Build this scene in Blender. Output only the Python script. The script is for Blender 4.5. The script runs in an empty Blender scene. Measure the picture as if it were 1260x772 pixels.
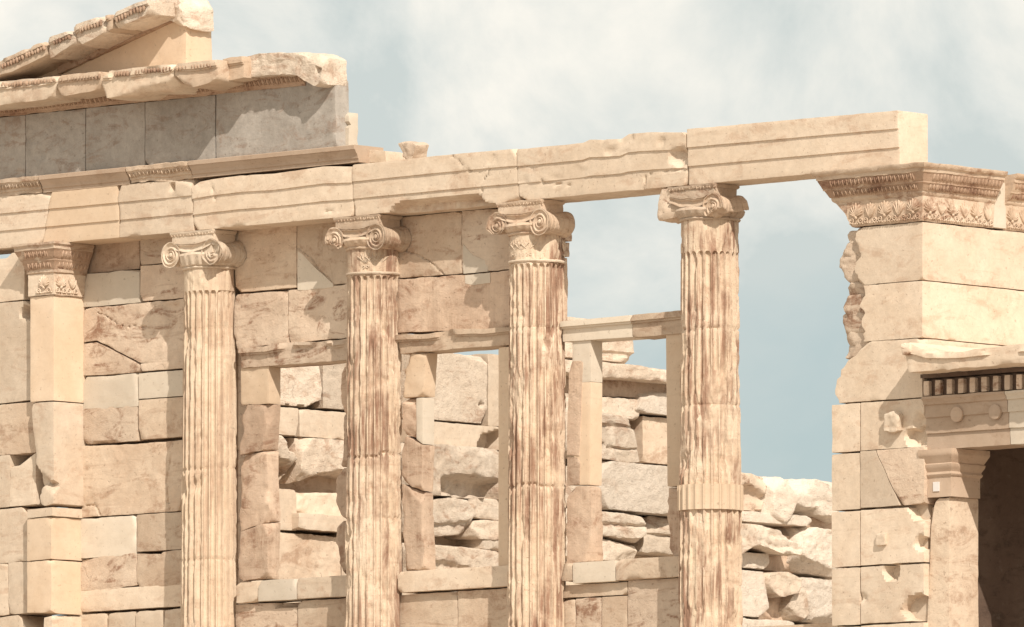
import bpy, math, random
import numpy as np
from math import radians as R

# ------------------------------------------------------------------ camera, sky, sun, exposure
scene = bpy.context.scene
W_, H_ = 1260.0, 772.0            # pixel frame in which the photograph was measured
FPX = 13000.0                     # focal length in those pixels
ANG, TILT, DIST = R(43.0), R(5.05), 103.2
ZC = 10.7                         # height of the facade point on the optical axis
r_ = np.array([math.cos(ANG), math.sin(ANG), 0.0])
fh = np.array([-math.sin(ANG), math.cos(ANG), 0.0])
zz = np.array([0.0, 0.0, 1.0])
F_ = math.cos(TILT) * fh + math.sin(TILT) * zz
U_ = -math.sin(TILT) * fh + math.cos(TILT) * zz
CAM = np.array([0, 0, ZC]) - DIST * F_

cd = bpy.data.cameras.new('camera')
cam = bpy.data.objects.new('camera', cd)
scene.collection.objects.link(cam)
scene.camera = cam
cd.sensor_width = 36.0
cd.lens = 36.0 * FPX / W_
cd.clip_start, cd.clip_end = 1.0, 6000.0
cam.location = CAM
cam.rotation_euler = (math.pi / 2 + TILT, 0, ANG)

SUN_EL = R(41.0)
SUN_H = np.array([math.sin(R(60)), -math.cos(R(60)), 0.0])     # from the south, a little west of the facade's normal
SUN_DIR = SUN_H * math.cos(SUN_EL) + zz * math.sin(SUN_EL)
world = bpy.data.worlds.new('World')
scene.world = world
world.use_nodes = True
nt = world.node_tree
nt.nodes.clear()
wo = nt.nodes.new('ShaderNodeOutputWorld')
bg = nt.nodes.new('ShaderNodeBackground')
sky = nt.nodes.new('ShaderNodeTexSky')
sky.sky_type = 'NISHITA'
sky.sun_disc = False
sky.sun_elevation = SUN_EL
sky.sun_rotation = math.atan2(SUN_DIR[0], SUN_DIR[1])
sky.air_density, sky.dust_density, sky.ozone_density = 1.0, 1.5, 1.0
bg.inputs[1].default_value = 0.1
tc = nt.nodes.new('ShaderNodeTexCoord')


def wnoise(scale, detail, rough, dist=0.0, off=(0, 0, 0), sz=1.0):
    mp = nt.nodes.new('ShaderNodeMapping')
    mp.inputs['Location'].default_value = off
    mp.inputs['Scale'].default_value = (1, 1, sz)
    nt.links.new(tc.outputs['Generated'], mp.inputs[0])
    n = nt.nodes.new('ShaderNodeTexNoise')
    n.inputs['Scale'].default_value = scale
    n.inputs['Detail'].default_value = detail
    n.inputs['Roughness'].default_value = rough
    n.inputs['Distortion'].default_value = dist
    nt.links.new(mp.outputs[0], n.inputs['Vector'])
    return n.outputs['Fac']


def wramp(fac, stops):
    cr = nt.nodes.new('ShaderNodeValToRGB')
    e = cr.color_ramp.elements
    e[0].position, e[0].color = stops[0][0], (*stops[0][1], 1)
    e[1].position, e[1].color = stops[-1][0], (*stops[-1][1], 1)
    for p, c in stops[1:-1]:
        k = e.new(p)
        k.color = (*c, 1)
    nt.links.new(fac, cr.inputs[0])
    return cr.outputs[0]


def wmath(op, a, b):
    m = nt.nodes.new('ShaderNodeMath')
    m.operation = op
    for i, v in enumerate((a, b)):
        if isinstance(v, (int, float)):
            m.inputs[i].default_value = v
        else:
            nt.links.new(v, m.inputs[i])
    return m.outputs[0]


def wmix(fac, a, b):
    m = nt.nodes.new('ShaderNodeMix')
    m.data_type = 'RGBA'
    nt.links.new(fac, m.inputs[0])
    for i, v in ((6, a), (7, b)):
        if isinstance(v, tuple):
            m.inputs[i].default_value = (*v, 1)
        else:
            nt.links.new(v, m.inputs[i])
    return m.outputs[2]


# broken cloud deck: thin stretches let a teal sky through, thick stretches run from pale grey to cream
sep = nt.nodes.new('ShaderNodeSeparateXYZ')
nt.links.new(tc.outputs['Generated'], sep.inputs[0])
elev = wmath('MULTIPLY_ADD', sep.outputs[2], 9.0)
elev.node.inputs[2].default_value = -0.86         # about -0.2 at the bottom of the view, +0.3 at its top
big = wnoise(20.0, 9.0, 0.55, 0.35, (0.31, 0.12, 0.50), 1.05)
cover = wmath('ADD', wmath('MULTIPLY', big, 1.7), wmath('MULTIPLY', elev, 1.7))
cover = wramp(cover, [(0.36, (0, 0, 0)), (0.80, (1, 1, 1))])
tone = wmath('ADD', wmath('MULTIPLY', wnoise(28.0, 9.0, 0.58, 0.35, (2.1, 0.4, 1.3), 1.05), 1.25), wmath('MULTIPLY', elev, 0.45))
tone = wmath('SUBTRACT', wmath('MULTIPLY', tone, 1.25), 0.27)
cloud = wramp(tone, [(0.36, (4.9, 5.4, 5.35)), (0.50, (6.0, 6.25, 6.05)), (0.70, (7.7, 7.5, 6.95))])
tint = wmix(wmath('ADD', 0.80, 0.0), sky.outputs[0], (3.7, 4.5, 4.65))
full = wmix(cover, tint, cloud)
thick = wramp(sep.outputs[2], [(0.18, (1.13, 1.12, 1.10)), (0.55, (1.08, 1.03, 0.96))])
tm = nt.nodes.new('ShaderNodeMix')
tm.data_type = 'RGBA'
tm.blend_type = 'MULTIPLY'
tm.inputs[0].default_value = 1.0
nt.links.new(full, tm.inputs[6])
nt.links.new(thick, tm.inputs[7])
full = tm.outputs[2]
nt.links.new(full, bg.inputs[0])
nt.links.new(bg.outputs[0], wo.inputs[0])

sl = bpy.data.lights.new('sun', 'SUN')
sl.energy = 4.1
sl.angle = R(0.5)
sl.color = (1.0, 0.91, 0.79)
so = bpy.data.objects.new('sun', sl)
scene.collection.objects.link(so)
so.location = (30, -20, 60)
import mathutils
so.rotation_euler = mathutils.Vector((-SUN_DIR).tolist()).to_track_quat('-Z', 'Y').to_euler()

vs = scene.view_settings
vs.view_transform = 'Standard'
vs.look = 'None'
vs.gamma = 1.0
vs.exposure = 0.17
scene.render.engine = 'CYCLES'


# ------------------------------------------------------------------ measuring: a pixel's ray meets a real plane
def ray(px, py):
    return F_ + (px - W_ / 2) / FPX * r_ + (H_ / 2 - py) / FPX * U_


def P(px, py, y):
    d = ray(px, py)
    return CAM + d * ((y - CAM[1]) / d[1])


def Q(px, py, x):
    d = ray(px, py)
    return CAM + d * ((x - CAM[0]) / d[0])


def XZ(px, py, y):
    p = P(px, py, y)
    return p[0], p[2]


# ------------------------------------------------------------------ noise
def _hash(i, j, k, s):
    h = (i.astype(np.uint32) * np.uint32(374761393) + j.astype(np.uint32) * np.uint32(668265263)
         + k.astype(np.uint32) * np.uint32(2147483647) + np.uint32((s * 974634777 + 12345) & 0xffffffff))
    h = (h ^ (h >> np.uint32(13))) * np.uint32(1274126177)
    h = h ^ (h >> np.uint32(16))
    h = h * np.uint32(2246822519)
    h = h ^ (h >> np.uint32(13))
    return (h & np.uint32(0xffff)).astype(np.float64) / 32767.5 - 1.0


def noise(p, s=0):
    with np.errstate(over='ignore'):
        f = np.floor(p)
        t = p - f
        t = t * t * (3 - 2 * t)
        i, j, k = (f[:, a].astype(np.int64) for a in range(3))
        o = 0
        for a in (0, 1):
            wx = t[:, 0] if a else 1 - t[:, 0]
            for b in (0, 1):
                wy = t[:, 1] if b else 1 - t[:, 1]
                for c in (0, 1):
                    wz = t[:, 2] if c else 1 - t[:, 2]
                    o = o + wx * wy * wz * _hash(i + a, j + b, k + c, s)
    return o


def fbm(p, s=0, octv=3, gain=0.5):
    o, a = 0, 1.0
    for q in range(octv):
        o = o + a * noise(p * 2.0 ** q + 17.3 * q, s + q * 7)
        a *= gain
    return o


def vnoise(p, s, octv=2):
    return np.stack([fbm(p, s + 31, octv), fbm(p, s + 57, octv), fbm(p, s + 83, octv)], 1)


def sstep(a, b, x):
    t = np.clip((x - a) / (b - a), 0, 1)
    return t * t * (3 - 2 * t)


# ------------------------------------------------------------------ mesh buffer
class M:
    def __init__(self):
        self.v, self.f, self.n = [], [], 0

    def add(self, v, f):
        v = np.asarray(v, float)
        self.v.append(v)
        f = np.asarray(f, np.int64)
        self.f.append(f + self.n)
        self.n += len(v)

    def verts(self):
        return np.concatenate(self.v)

    def rough(self, amp, scale, s=0, octv=3):
        v = self.verts()
        self.v = [v + amp * vnoise(v * scale, s, octv)]
        return self

    def keep_right(self, fz, s=0):
        v = self.verts()
        lim = fz(v[:, 2]) + .02 * fbm(v * 9, s, 3)
        v[:, 0] = np.maximum(v[:, 0], lim)
        self.v = [v]
        return self

    def build(self, name, mat, root=None, smooth=True):
        v = self.verts()
        c = (v.min(0) + v.max(0)) / 2
        if root is None:
            c[2] = v[:, 2].min()
        me = bpy.data.meshes.new(name)
        vl = v - c
        me.vertices.add(len(vl))
        me.vertices.foreach_set('co', vl.astype(np.float32).ravel())
        lt = np.concatenate([np.full(len(f), f.shape[1]) for f in self.f])
        lv = np.concatenate([f.ravel() for f in self.f])
        me.loops.add(len(lv))
        me.loops.foreach_set('vertex_index', lv.astype(np.int32))
        me.polygons.add(len(lt))
        st = np.concatenate([[0], np.cumsum(lt)[:-1]])
        me.polygons.foreach_set('loop_start', st.astype(np.int32))
        me.polygons.foreach_set('loop_total', lt.astype(np.int32))
        me.polygons.foreach_set('use_smooth', np.full(len(lt), smooth))
        me.update(calc_edges=True)
        me.validate()
        if smooth:
            me.set_sharp_from_angle(angle=R(38))
        me.materials.append(mat)
        o = bpy.data.objects.new(name, me)
        scene.collection.objects.link(o)
        if root is not None:
            o.parent = root
            w = np.array(root.get('_w'))
            o.location = c - w
            o['_w'] = c.tolist()
        else:
            o.location = c
            o['_w'] = c.tolist()
        return o


def thing(name, label, cat, loc, group=None):
    o = bpy.data.objects.new(name, None)
    scene.collection.objects.link(o)
    o.empty_display_size = 0.2
    o.location = loc
    o['_w'] = [float(a) for a in loc]
    return tag(o, label, cat, group)


def tag(o, label, cat, group=None):
    o['label'] = label
    o['category'] = cat
    o['kind'] = 'thing'
    if group:
        o['group'] = group
    return o


_lat = {}


def lattice(a, b, c):
    if (a, b, c) in _lat:
        return _lat[(a, b, c)]
    I = np.stack(np.meshgrid(np.arange(a + 1), np.arange(b + 1), np.arange(c + 1), indexing='ij'), -1).reshape(-1, 3)
    on = ((I[:, 0] == 0) | (I[:, 0] == a) | (I[:, 1] == 0) | (I[:, 1] == b) | (I[:, 2] == 0) | (I[:, 2] == c))
    idx = np.full(len(I), -1)
    idx[on] = np.arange(on.sum())
    g = idx.reshape(a + 1, b + 1, c + 1)

    def quads(s, flip):
        q = np.stack([s[:-1, :-1], s[1:, :-1], s[1:, 1:], s[:-1, 1:]], -1).reshape(-1, 4)
        return q[:, ::-1] if flip else q
    f = [quads(g[:, :, 0], True), quads(g[:, :, c], False), quads(g[:, 0, :], False), quads(g[:, b, :], True),
         quads(g[0], True), quads(g[a], False)]
    _lat[(a, b, c)] = (I[on], np.concatenate(f))
    return _lat[(a, b, c)]


def poly_mask(px, py, poly):
    ins = np.zeros(len(px), bool)
    n = len(poly)
    dist = np.full(len(px), 1e9)
    for i in range(n):
        x0, y0 = poly[i]
        x1, y1 = poly[(i + 1) % n]
        c = ((y0 > py) != (y1 > py))
        with np.errstate(divide='ignore', invalid='ignore'):
            xi = (x1 - x0) * (py - y0) / (y1 - y0 + 1e-12) + x0
        ins ^= c & (px < xi)
        t = np.clip(((px - x0) * (x1 - x0) + (py - y0) * (y1 - y0)) / ((x1 - x0) ** 2 + (y1 - y0) ** 2 + 1e-9), 0, 1)
        dist = np.minimum(dist, np.hypot(px - x0 - t * (x1 - x0), py - y0 - t * (y1 - y0)))
    return np.where(ins, dist, -dist)


SEED = [1]


def stone(m, plane, top, bot, depth, res=0.03, r=0.008, chip=0.03, rough=0.003, rs=9.0, big=0.0, bs=2.5,
          prof=None, recess=(), pit=(), worn=0.0, tcuts=(), seed=None, dres=None, left=None, ragged=0.0,
          cuts=2, csize=0.04, cracks=()):
    """One block. plane = ('y', Y) for faces that look west, ('x', X) for faces that look south; top and bot are
    polylines measured on that plane; depth runs into the wall. Edges are rounded and chipped by noise."""
    ax, pv = plane
    if seed is None:
        SEED[0] += 1
        seed = SEED[0]
    top, bot = np.array(top, float), np.array(bot, float)
    fn = P if ax == 'y' else Q
    k = 0 if ax == 'y' else 1

    def world(pl):
        w = np.array([fn(x, y, pv) for x, y in pl])
        u = (pl[:, 0] - pl[0, 0]) / (pl[-1, 0] - pl[0, 0])
        return u, w[:, k], w[:, 2]
    ut, st_, zt = world(top)
    ub, sb_, zb = world(bot)
    Wd = abs((st_[-1] - st_[0] + sb_[-1] - sb_[0]) / 2)
    Hd = abs(np.interp(np.linspace(0, 1, 9), ut, zt) - np.interp(np.linspace(0, 1, 9), ub, zb)).mean()
    D = depth
    ns, nd, nh = max(2, int(Wd / res)), max(2, int(D / (dres or max(res, 0.04)))), max(2, int(Hd / res))
    tv = np.linspace(0, 1, nh + 1)
    if tcuts:
        ex = []
        for c in tcuts:
            ex += [c - 0.004, c + 0.004]
        tv = np.unique(np.concatenate([[t for t in tv if min(abs(t - c) for c in tcuts) > 0.012], ex]))
        nh = len(tv) - 1
    I, f = lattice(ns, nd, nh)
    u = I[:, 0] / ns
    d = I[:, 1] / nd * D
    v = tv[I[:, 2]]
    s, t = u * Wd, v * Hd
    p = np.stack([s, d, t], 1)
    ns_p = p * 1.0 + seed * 7.77
    rr = r * (1.0 + 0.5 * noise(ns_p * 6, seed)) + chip * np.clip(fbm(ns_p * 5, seed + 3, 3) - 0.42, 0, 1) * 1.6
    rr = np.clip(rr, 0.001, min(Wd, D, Hd) * 0.45)[:, None]
    q = np.clip(p, rr, np.array([Wd, D, Hd]) - rr)
    w = p - q
    L = np.linalg.norm(w, axis=1, keepdims=True)
    p2 = q + w / np.maximum(L, 1e-9) * np.minimum(L, rr)
    if chip > .013:                  # flat fracture planes across the corners and edges of the face
        rng = random.Random(seed * 7 + 1)
        for _ in range(cuts):
            sg, tg = rng.choice((-1, 1)), rng.choice((-1, 1))
            cn = np.array([sg * rng.uniform(.1, 1), -rng.uniform(.25, 1), tg * rng.uniform(.1, 1)])
            cn /= np.linalg.norm(cn)
            corner = np.array([Wd if sg > 0 else 0, 0, Hd if tg > 0 else 0])
            lim = corner @ cn - rng.uniform(.35, 1.0) * min(csize, .35 * min(Wd, Hd))
            ov = p2 @ cn - lim + .004 * fbm(p * 12 + seed, seed + 25, 2)
            p2 = p2 - np.maximum(ov, 0)[:, None] * cn
    u2, v2 = p2[:, 0] / Wd, p2[:, 2] / Hd
    sT, zT = np.interp(u2, ut, st_), np.interp(u2, ut, zt)
    sB, zB = np.interp(u2, ub, sb_), np.interp(u2, ub, zb)
    S = sB + (sT - sB) * v2
    Z = zB + (zT - zB) * v2
    if left is not None:
        S = S + np.interp(v2, [a for a, _ in left], [b for _, b in left]) * (1 - u2)
    if ragged and chip > .013:
        rg = ragged * (np.abs(fbm(np.stack([v2 * Hd * 4, p2[:, 1] * 4, np.full_like(v2, seed * 3.3)], 1), seed + 19, 4)) * 1.6)
        S = S + rg * np.clip(1 - u2 * Wd / .35, 0, 1)
    dd = p2[:, 1].copy()
    near = 1 - np.clip(d / D, 0, 1)
    if prof is not None:
        wm = sstep(0.62 - .5 * worn, 0.72 - .4 * worn, fbm(ns_p * np.array([2.2, 1, 4.0]), seed + 11, 3)) * min(1, worn * 2)
        dd += near * (prof(v2) * (1 - wm) + wm * prof(np.zeros(1))[0] * 0.6)
    if len(recess) or len(pit) or len(cracks):
        tp = np.interp(u2, ut, top[:, 0])
        bp = np.interp(u2, ub, bot[:, 0])
        px = bp + (tp - bp) * v2
        py = np.interp(u2, ub, bot[:, 1]) + (np.interp(u2, ut, top[:, 1]) - np.interp(u2, ub, bot[:, 1])) * v2
        for poly, dep, soft in recess:
            wob = 3.0 * fbm(ns_p * 7, seed + 5, 2)
            mk = sstep(-0.2, soft, poly_mask(px, py, poly) + wob * min(1, soft / 6))
            dd += near * mk * dep * (1 + 0.25 * fbm(ns_p * 6, seed + 6, 3))
        for line, wd in cracks:
            dmin = np.full(len(px), 1e9)
            wx, wy = 2.5 * fbm(ns_p * 8, seed + 33, 3), 2.5 * fbm(ns_p * 8, seed + 34, 3)
            for (xa_, ya_), (xb_, yb_) in zip(line[:-1], line[1:]):
                t_ = np.clip(((px + wx - xa_) * (xb_ - xa_) + (py + wy - ya_) * (yb_ - ya_)) / ((xb_ - xa_) ** 2 + (yb_ - ya_) ** 2), 0, 1)
                dmin = np.minimum(dmin, np.hypot(px + wx - xa_ - t_ * (xb_ - xa_), py + wy - ya_ - t_ * (yb_ - ya_)))
            dd += near * .022 * np.clip(1.25 - dmin / (wd * .8), 0, 1)
        for cx, cy, rad, dep in pit:
            dist = np.hypot(px - cx, py - cy) / rad + 0.25 * fbm(ns_p * 9, seed + 9, 2)
            pm = np.clip((1 - dist * dist) * 1.5, 0, 1)
            dd += near * dep * pm * (1 + .5 * np.abs(fbm(ns_p * 22, seed + 8, 3)))
    if ax == 'y':
        V = np.stack([S, pv + dd, Z], 1)
    else:
        V = np.stack([np.full_like(S, pv) - dd, S, Z], 1)
    V = V + rough * vnoise(V * rs + seed, seed, 3)
    if big:
        V = V + .6 * big * vnoise(V * bs + seed * 3.1, seed + 2, 3)
        # broken rock: creased ridges and thin bedding ledges instead of a smooth swell
        rid = np.abs(fbm(V * bs * 2.2 + seed * 1.7, seed + 15, 4)) - .28
        wob = .25 * fbm(V * 3.0, seed + 16, 2)
        led = fbm(np.stack([V[:, 0] * 1.2, V[:, 1] * 1.2, V[:, 2] * 13 + wob * 9], 1) + seed, seed + 17, 4)
        led = np.round(led * 2.5) / 2.5 * .75 + led * .25
        outw = -(big * 1.2) * rid + (big * 0.9) * led
        V[:, k] += 0.4 * outw * np.sign(u - .5)
        if ax == 'y':
            V[:, 1] -= outw * near
        else:
            V[:, 0] += outw * near
        V[:, 2] += .35 * outw * np.sign(v - .5)
    m.add(V, f)


def rect(plane, x0, x1, yt, yb, gap=0.004):
    """Top and bottom polylines of a level block: yt, yb are read at its left end x0."""
    fn = P if plane[0] == 'y' else Q
    a, b = fn(x0, yt, plane[1]), fn(x1, yt, plane[1])
    c = fn(x0, yb, plane[1])

    def back(p):
        d = np.array(p) - CAM
        z = d @ F_
        return W_ / 2 + FPX * (d @ r_) / z, H_ / 2 - FPX * (d @ U_) / z
    k = 0 if plane[0] == 'y' else 1
    o = []
    for zv, zg in ((a[2], -gap), (c[2], gap)):
        for e, g in ((a, gap), (b, -gap)):
            w = np.array([pv_ for pv_ in (plane[1],) * 3], float)
            w[k] = e[k] + g
            w[1 - k] = plane[1]
            w[2] = zv + zg
            o.append(back(w))
    return o[:2], o[2:]


def sweep(m, plan, prof, res=0.03, close_top=True):
    """A moulding: the profile (outward, height) is carried along a plan polyline and mitred at its corners."""
    plan = [np.array(p, float) for p in plan]
    pr = []
    for (o0, z0), (o1, z1) in zip(prof[:-1], prof[1:]):
        n = max(1, int(math.hypot(o1 - o0, z1 - z0) / 0.02))
        for i in range(n):
            pr.append((o0 + (o1 - o0) * i / n, z0 + (z1 - z0) * i / n))
    pr.append(prof[-1])
    pr = np.array(pr)
    dirs = [(b - a) / np.linalg.norm(b - a) for a, b in zip(plan[:-1], plan[1:])]
    nor = [np.array([d[1], -d[0]]) for d in dirs]
    mit = []
    for i in range(len(plan)):
        if i == 0:
            mit.append(nor[0])
        elif i == len(plan) - 1:
            mit.append(nor[-1])
        else:
            b = nor[i - 1] + nor[i]
            mit.append(b / (b @ nor[i]))
    rows = []
    for i in range(len(plan) - 1):
        n = max(1, int(np.linalg.norm(plan[i + 1] - plan[i]) / res))
        for j in range(n + (i == len(plan) - 2)):
            t = j / n
            rows.append((plan[i] * (1 - t) + plan[i + 1] * t, mit[i] * (1 - t) + mit[i + 1] * t))
    V = []
    for c, mm in rows:
        V.append(np.column_stack([c[0] + mm[0] * pr[:, 0], c[1] + mm[1] * pr[:, 0], pr[:, 1]]))
    n, k = len(rows), len(pr)
    V = np.concatenate(V)
    g = np.arange(n * k).reshape(n, k)
    m.add(V, np.stack([g[:-1, :-1], g[1:, :-1], g[1:, 1:], g[:-1, 1:]], -1).reshape(-1, 4))
    for row, fl in ((g[0], False), (g[-1], True)):
        m.add(V[row], [list(range(k))[::-1] if not fl else list(range(k))])


def ellipsoid(m, c, u, v, n, ru, rv, rn, ang=0.0, nu=8, nv=5, full=False):
    """Small boss at c: half-axes ru along u, rv along v (turned by ang in the u-v plane), rn outward."""
    u, v, n = (np.asarray(a, float) for a in (u, v, n))
    uu, vv = math.cos(ang) * u + math.sin(ang) * v, -math.sin(ang) * u + math.cos(ang) * v
    th = np.arange(nu) / nu * 2 * math.pi
    V = []
    lo = -math.pi / 2 if full else -0.25
    for j in range(nv + 1):
        ph = lo + (math.pi / 2 - lo) * j / nv
        V.append(np.asarray(c) + np.outer(np.cos(th) * math.cos(ph) * ru, uu) + np.outer(np.sin(th) * math.cos(ph) * rv, vv) + math.sin(ph) * rn * n)
    V = np.concatenate(V)
    f = []
    for j in range(nv):
        for i in range(nu):
            f.append([j * nu + i, j * nu + (i + 1) % nu, (j + 1) * nu + (i + 1) % nu, (j + 1) * nu + i])
    m.add(V, f)


def ring(m, c, u, v, n, rad, tube, a0=0.0, a1=2 * math.pi, grow=0.0, seg=18, ts=6):
    u, v, n = (np.asarray(a, float) for a in (u, v, n))
    V = []
    for i in range(seg + 1):
        a = a0 + (a1 - a0) * i / seg
        rr = rad * (1 + grow * i / seg)
        d = math.cos(a) * u + math.sin(a) * v
        for j in range(ts):
            b = 2 * math.pi * j / ts
            V.append(np.asarray(c) + d * (rr + tube * math.cos(b)) + n * tube * math.sin(b))
    f = []
    for i in range(seg):
        for j in range(ts):
            f.append([i * ts + j, i * ts + (j + 1) % ts, (i + 1) * ts + (j + 1) % ts, (i + 1) * ts + j])
    m.add(V, [q[::-1] for q in f])


def lathe(m, cx, cy, prof, seg=96, wave=None):
    pr = np.array(prof, float)
    th = np.arange(seg) / seg * 2 * math.pi
    V = []
    for j, (rad, z) in enumerate(pr):
        rr = np.full(seg, rad)
        if wave is not None:
            rr = wave(th, rad, z, j)
        V.append(np.column_stack([cx + rr * np.cos(th), cy + rr * np.sin(th), np.full(seg, z)]))
    V = np.concatenate(V)
    g = np.arange(len(pr) * seg).reshape(len(pr), seg)
    g2 = np.roll(g, -1, 1)
    m.add(V, np.stack([g[:-1], g2[:-1], g2[1:], g[1:]], -1).reshape(-1, 4))
    m.add(V[g[-1]], [list(range(seg))])
    m.add(V[g[0]], [list(range(seg))[::-1]])


# ------------------------------------------------------------------ stone materials
def stone_mat(name, base, light, stain, stain_amt=0.5, streak=None, bump=0.5, rough=0.85, bed=1.0, pits=0.0, grain=0.10, tilt=0.12, fresh=0.0):
    def grade(c):
        l = 0.3 * c[0] + 0.6 * c[1] + 0.1 * c[2]
        return tuple(min(.8, (x * 0.79 + l * 0.21) * 1.03) * g for x, g in zip(c, (0.99, 0.960, 0.968)))
    base, light, stain = grade(base), grade(light), grade(stain)
    if streak:
        streak = (grade(streak[0]), streak[1])
    mt = bpy.data.materials.new(name)
    mt.use_nodes = True
    t = mt.node_tree
    t.nodes.clear()
    N, Lk = t.nodes.new, t.links.new
    out = N('ShaderNodeOutputMaterial')
    bs = N('ShaderNodeBsdfPrincipled')
    bs.inputs['Roughness'].default_value = rough
    bs.inputs['Specular IOR Level'].default_value = 0.25
    Lk(bs.outputs[0], out.inputs[0])
    geo = N('ShaderNodeNewGeometry')
    oi = N('ShaderNodeObjectInfo')
    off = N('ShaderNodeVectorMath')
    off.operation = 'SCALE'
    off.inputs[0].default_value = (37.0, 51.0, 23.0)
    Lk(oi.outputs['Random'], off.inputs['Scale'])
    add = N('ShaderNodeVectorMath')
    Lk(geo.outputs['Position'], add.inputs[0])
    Lk(off.outputs[0], add.inputs[1])

    def nz(scale, detail=6, rg=0.55, dist=0.0, sc=(1, 1, 1), rot=(0, 0, 0)):
        mp = N('ShaderNodeMapping')
        mp.inputs['Scale'].default_value = sc
        mp.inputs['Rotation'].default_value = rot
        Lk(add.outputs[0], mp.inputs[0])
        n = N('ShaderNodeTexNoise')
        n.inputs['Scale'].default_value = scale
        n.inputs['Detail'].default_value = detail
        n.inputs['Roughness'].default_value = rg
        n.inputs['Distortion'].default_value = dist
        Lk(mp.outputs[0], n.inputs['Vector'])
        return n.outputs['Fac']

    def ramp(fac, a, b):
        mr = N('ShaderNodeMapRange')
        mr.interpolation_type = 'SMOOTHSTEP'
        mr.inputs[1].default_value, mr.inputs[2].default_value = a, b
        Lk(fac, mr.inputs[0])
        return mr.outputs[0]

    def mul(a, b):
        x = N('ShaderNodeMath')
        x.operation = 'MULTIPLY'
        for i, v in enumerate((a, b)):
            if isinstance(v, (int, float)):
                x.inputs[i].default_value = v
            else:
                Lk(v, x.inputs[i])
        return x.outputs[0]

    def mix(fac, a, b, mode='MIX'):
        x = N('ShaderNodeMix')
        x.data_type = 'RGBA'
        x.blend_type = mode
        if isinstance(fac, (int, float)):
            x.inputs[0].default_value = fac
        else:
            Lk(fac, x.inputs[0])
        for i, v in ((6, a), (7, b)):
            if isinstance(v, tuple):
                x.inputs[i].default_value = (*v, 1)
            else:
                Lk(v, x.inputs[i])
        return x.outputs[2]
    col = mix(ramp(nz(1.6, 6, 0.6, 0.4), 0.35, 0.68), base, light)
    # rust-brown patina in patches, broken up by its own finer noise
    pat = mul(ramp(nz(2.3, 10, 0.70, 1.1, (0.75, 0.75, 2.0), (0.35, 0.25, 0)), 0.50, 0.62), ramp(nz(9.0, 7, 0.75), 0.36, 0.58))
    col = mix(mul(pat, stain_amt), col, stain)
    # bedding veins of the marble
    vein = ramp(nz(3.0, 5, 0.6, 1.2, (0.55, 0.55, 5.0 * bed), (tilt, tilt * 0.6, 0)), 0.56, 0.72)
    col = mix(mul(vein, 0.42 * min(1, stain_amt + 0.35)), col, tuple(0.5 * (stain[i] + base[i]) * 0.92 for i in range(3)))
    if streak:
        sk = mul(ramp(nz(7.0, 6, 0.65, 0.35, (2.5, 2.5, 0.15)), 0.42, 0.58), ramp(nz(2.0, 5, 0.65, 0.6, (1, 1, 0.6)), 0.38, 0.58))
        col = mix(mul(sk, streak[1]), col, streak[0])
        sk2 = ramp(nz(16.0, 4, 0.6, 0.2, (1.5, 1.5, 0.14)), 0.55, 0.75)
        col = mix(mul(sk2, 0.35 * streak[1]), col, tuple(c * 0.8 for c in streak[0]))
    # grey weather film and small dark specks
    col = mix(mul(ramp(nz(4.5, 7, 0.7, 0.3), 0.58, 0.74), 0.22), col, (0.40, 0.36, 0.29))
    spk = ramp(nz(30.0, 3, 0.55, 0.4), 0.64, 0.72)
    col = mix(mul(spk, 0.40), col, tuple(c * 0.5 for c in stain))
    # thin hairline cracks
    vor = N('ShaderNodeTexVoronoi')
    vor.feature = 'DISTANCE_TO_EDGE'
    vor.inputs['Scale'].default_value = 1.5
    wob = N('ShaderNodeTexNoise')
    wob.inputs['Scale'].default_value = 3.0
    wob.inputs['Detail'].default_value = 5
    Lk(add.outputs[0], wob.inputs['Vector'])
    wv = N('ShaderNodeVectorMath')
    wv.operation = 'SCALE'
    wv.inputs['Scale'].default_value = 0.55
    Lk(wob.outputs['Color'], wv.inputs[0])
    wa = N('ShaderNodeVectorMath')
    Lk(add.outputs[0], wa.inputs[0])
    Lk(wv.outputs[0], wa.inputs[1])
    Lk(wa.outputs[0], vor.inputs['Vector'])
    crk = N('ShaderNodeMapRange')
    crk.inputs[1].default_value, crk.inputs[2].default_value = 0.004, 0.014
    crk.inputs[3].default_value, crk.inputs[4].default_value = 1.0, 0.0
    Lk(vor.outputs[0], crk.inputs[0])
    crack = mul(crk.outputs[0], ramp(nz(0.9, 3, 0.5), 0.55, 0.64))
    col = mix(mul(crack, 0.16 * (1 - fresh)), col, tuple(c * 0.45 for c in stain))
    g = N('ShaderNodeMapRange')
    g.inputs[3].default_value, g.inputs[4].default_value = 1 - grain, 1 + grain
    Lk(nz(55.0, 5, 0.7), g.inputs[0])
    g2 = N('ShaderNodeMapRange')
    g2.inputs[3].default_value, g2.inputs[4].default_value = 1 - 2.2 * grain, 1 + 2.2 * grain
    Lk(nz(13.0, 7, 0.72, 0.3), g2.inputs[0])
    rnd = N('ShaderNodeMapRange')
    rnd.inputs[3].default_value, rnd.inputs[4].default_value = 0.88, 1.13
    Lk(oi.outputs['Random'], rnd.inputs[0])
    hs = N('ShaderNodeHueSaturation')
    Lk(mul(mul(g.outputs[0], g2.outputs[0]), rnd.outputs[0]), hs.inputs['Value'])
    Lk(col, hs.inputs['Color'])
    Lk(hs.outputs[0], bs.inputs['Base Color'])
    hgt = N('ShaderNodeMath')
    hgt.operation = 'MULTIPLY_ADD'
    Lk(nz(14.0, 8, 0.65), hgt.inputs[0])
    hgt.inputs[1].default_value = 0.6
    Lk(mul(nz(60.0, 4, 0.6), 0.25 + pits), hgt.inputs[2])
    hg2 = N('ShaderNodeMath')
    hg2.operation = 'SUBTRACT'
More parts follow.
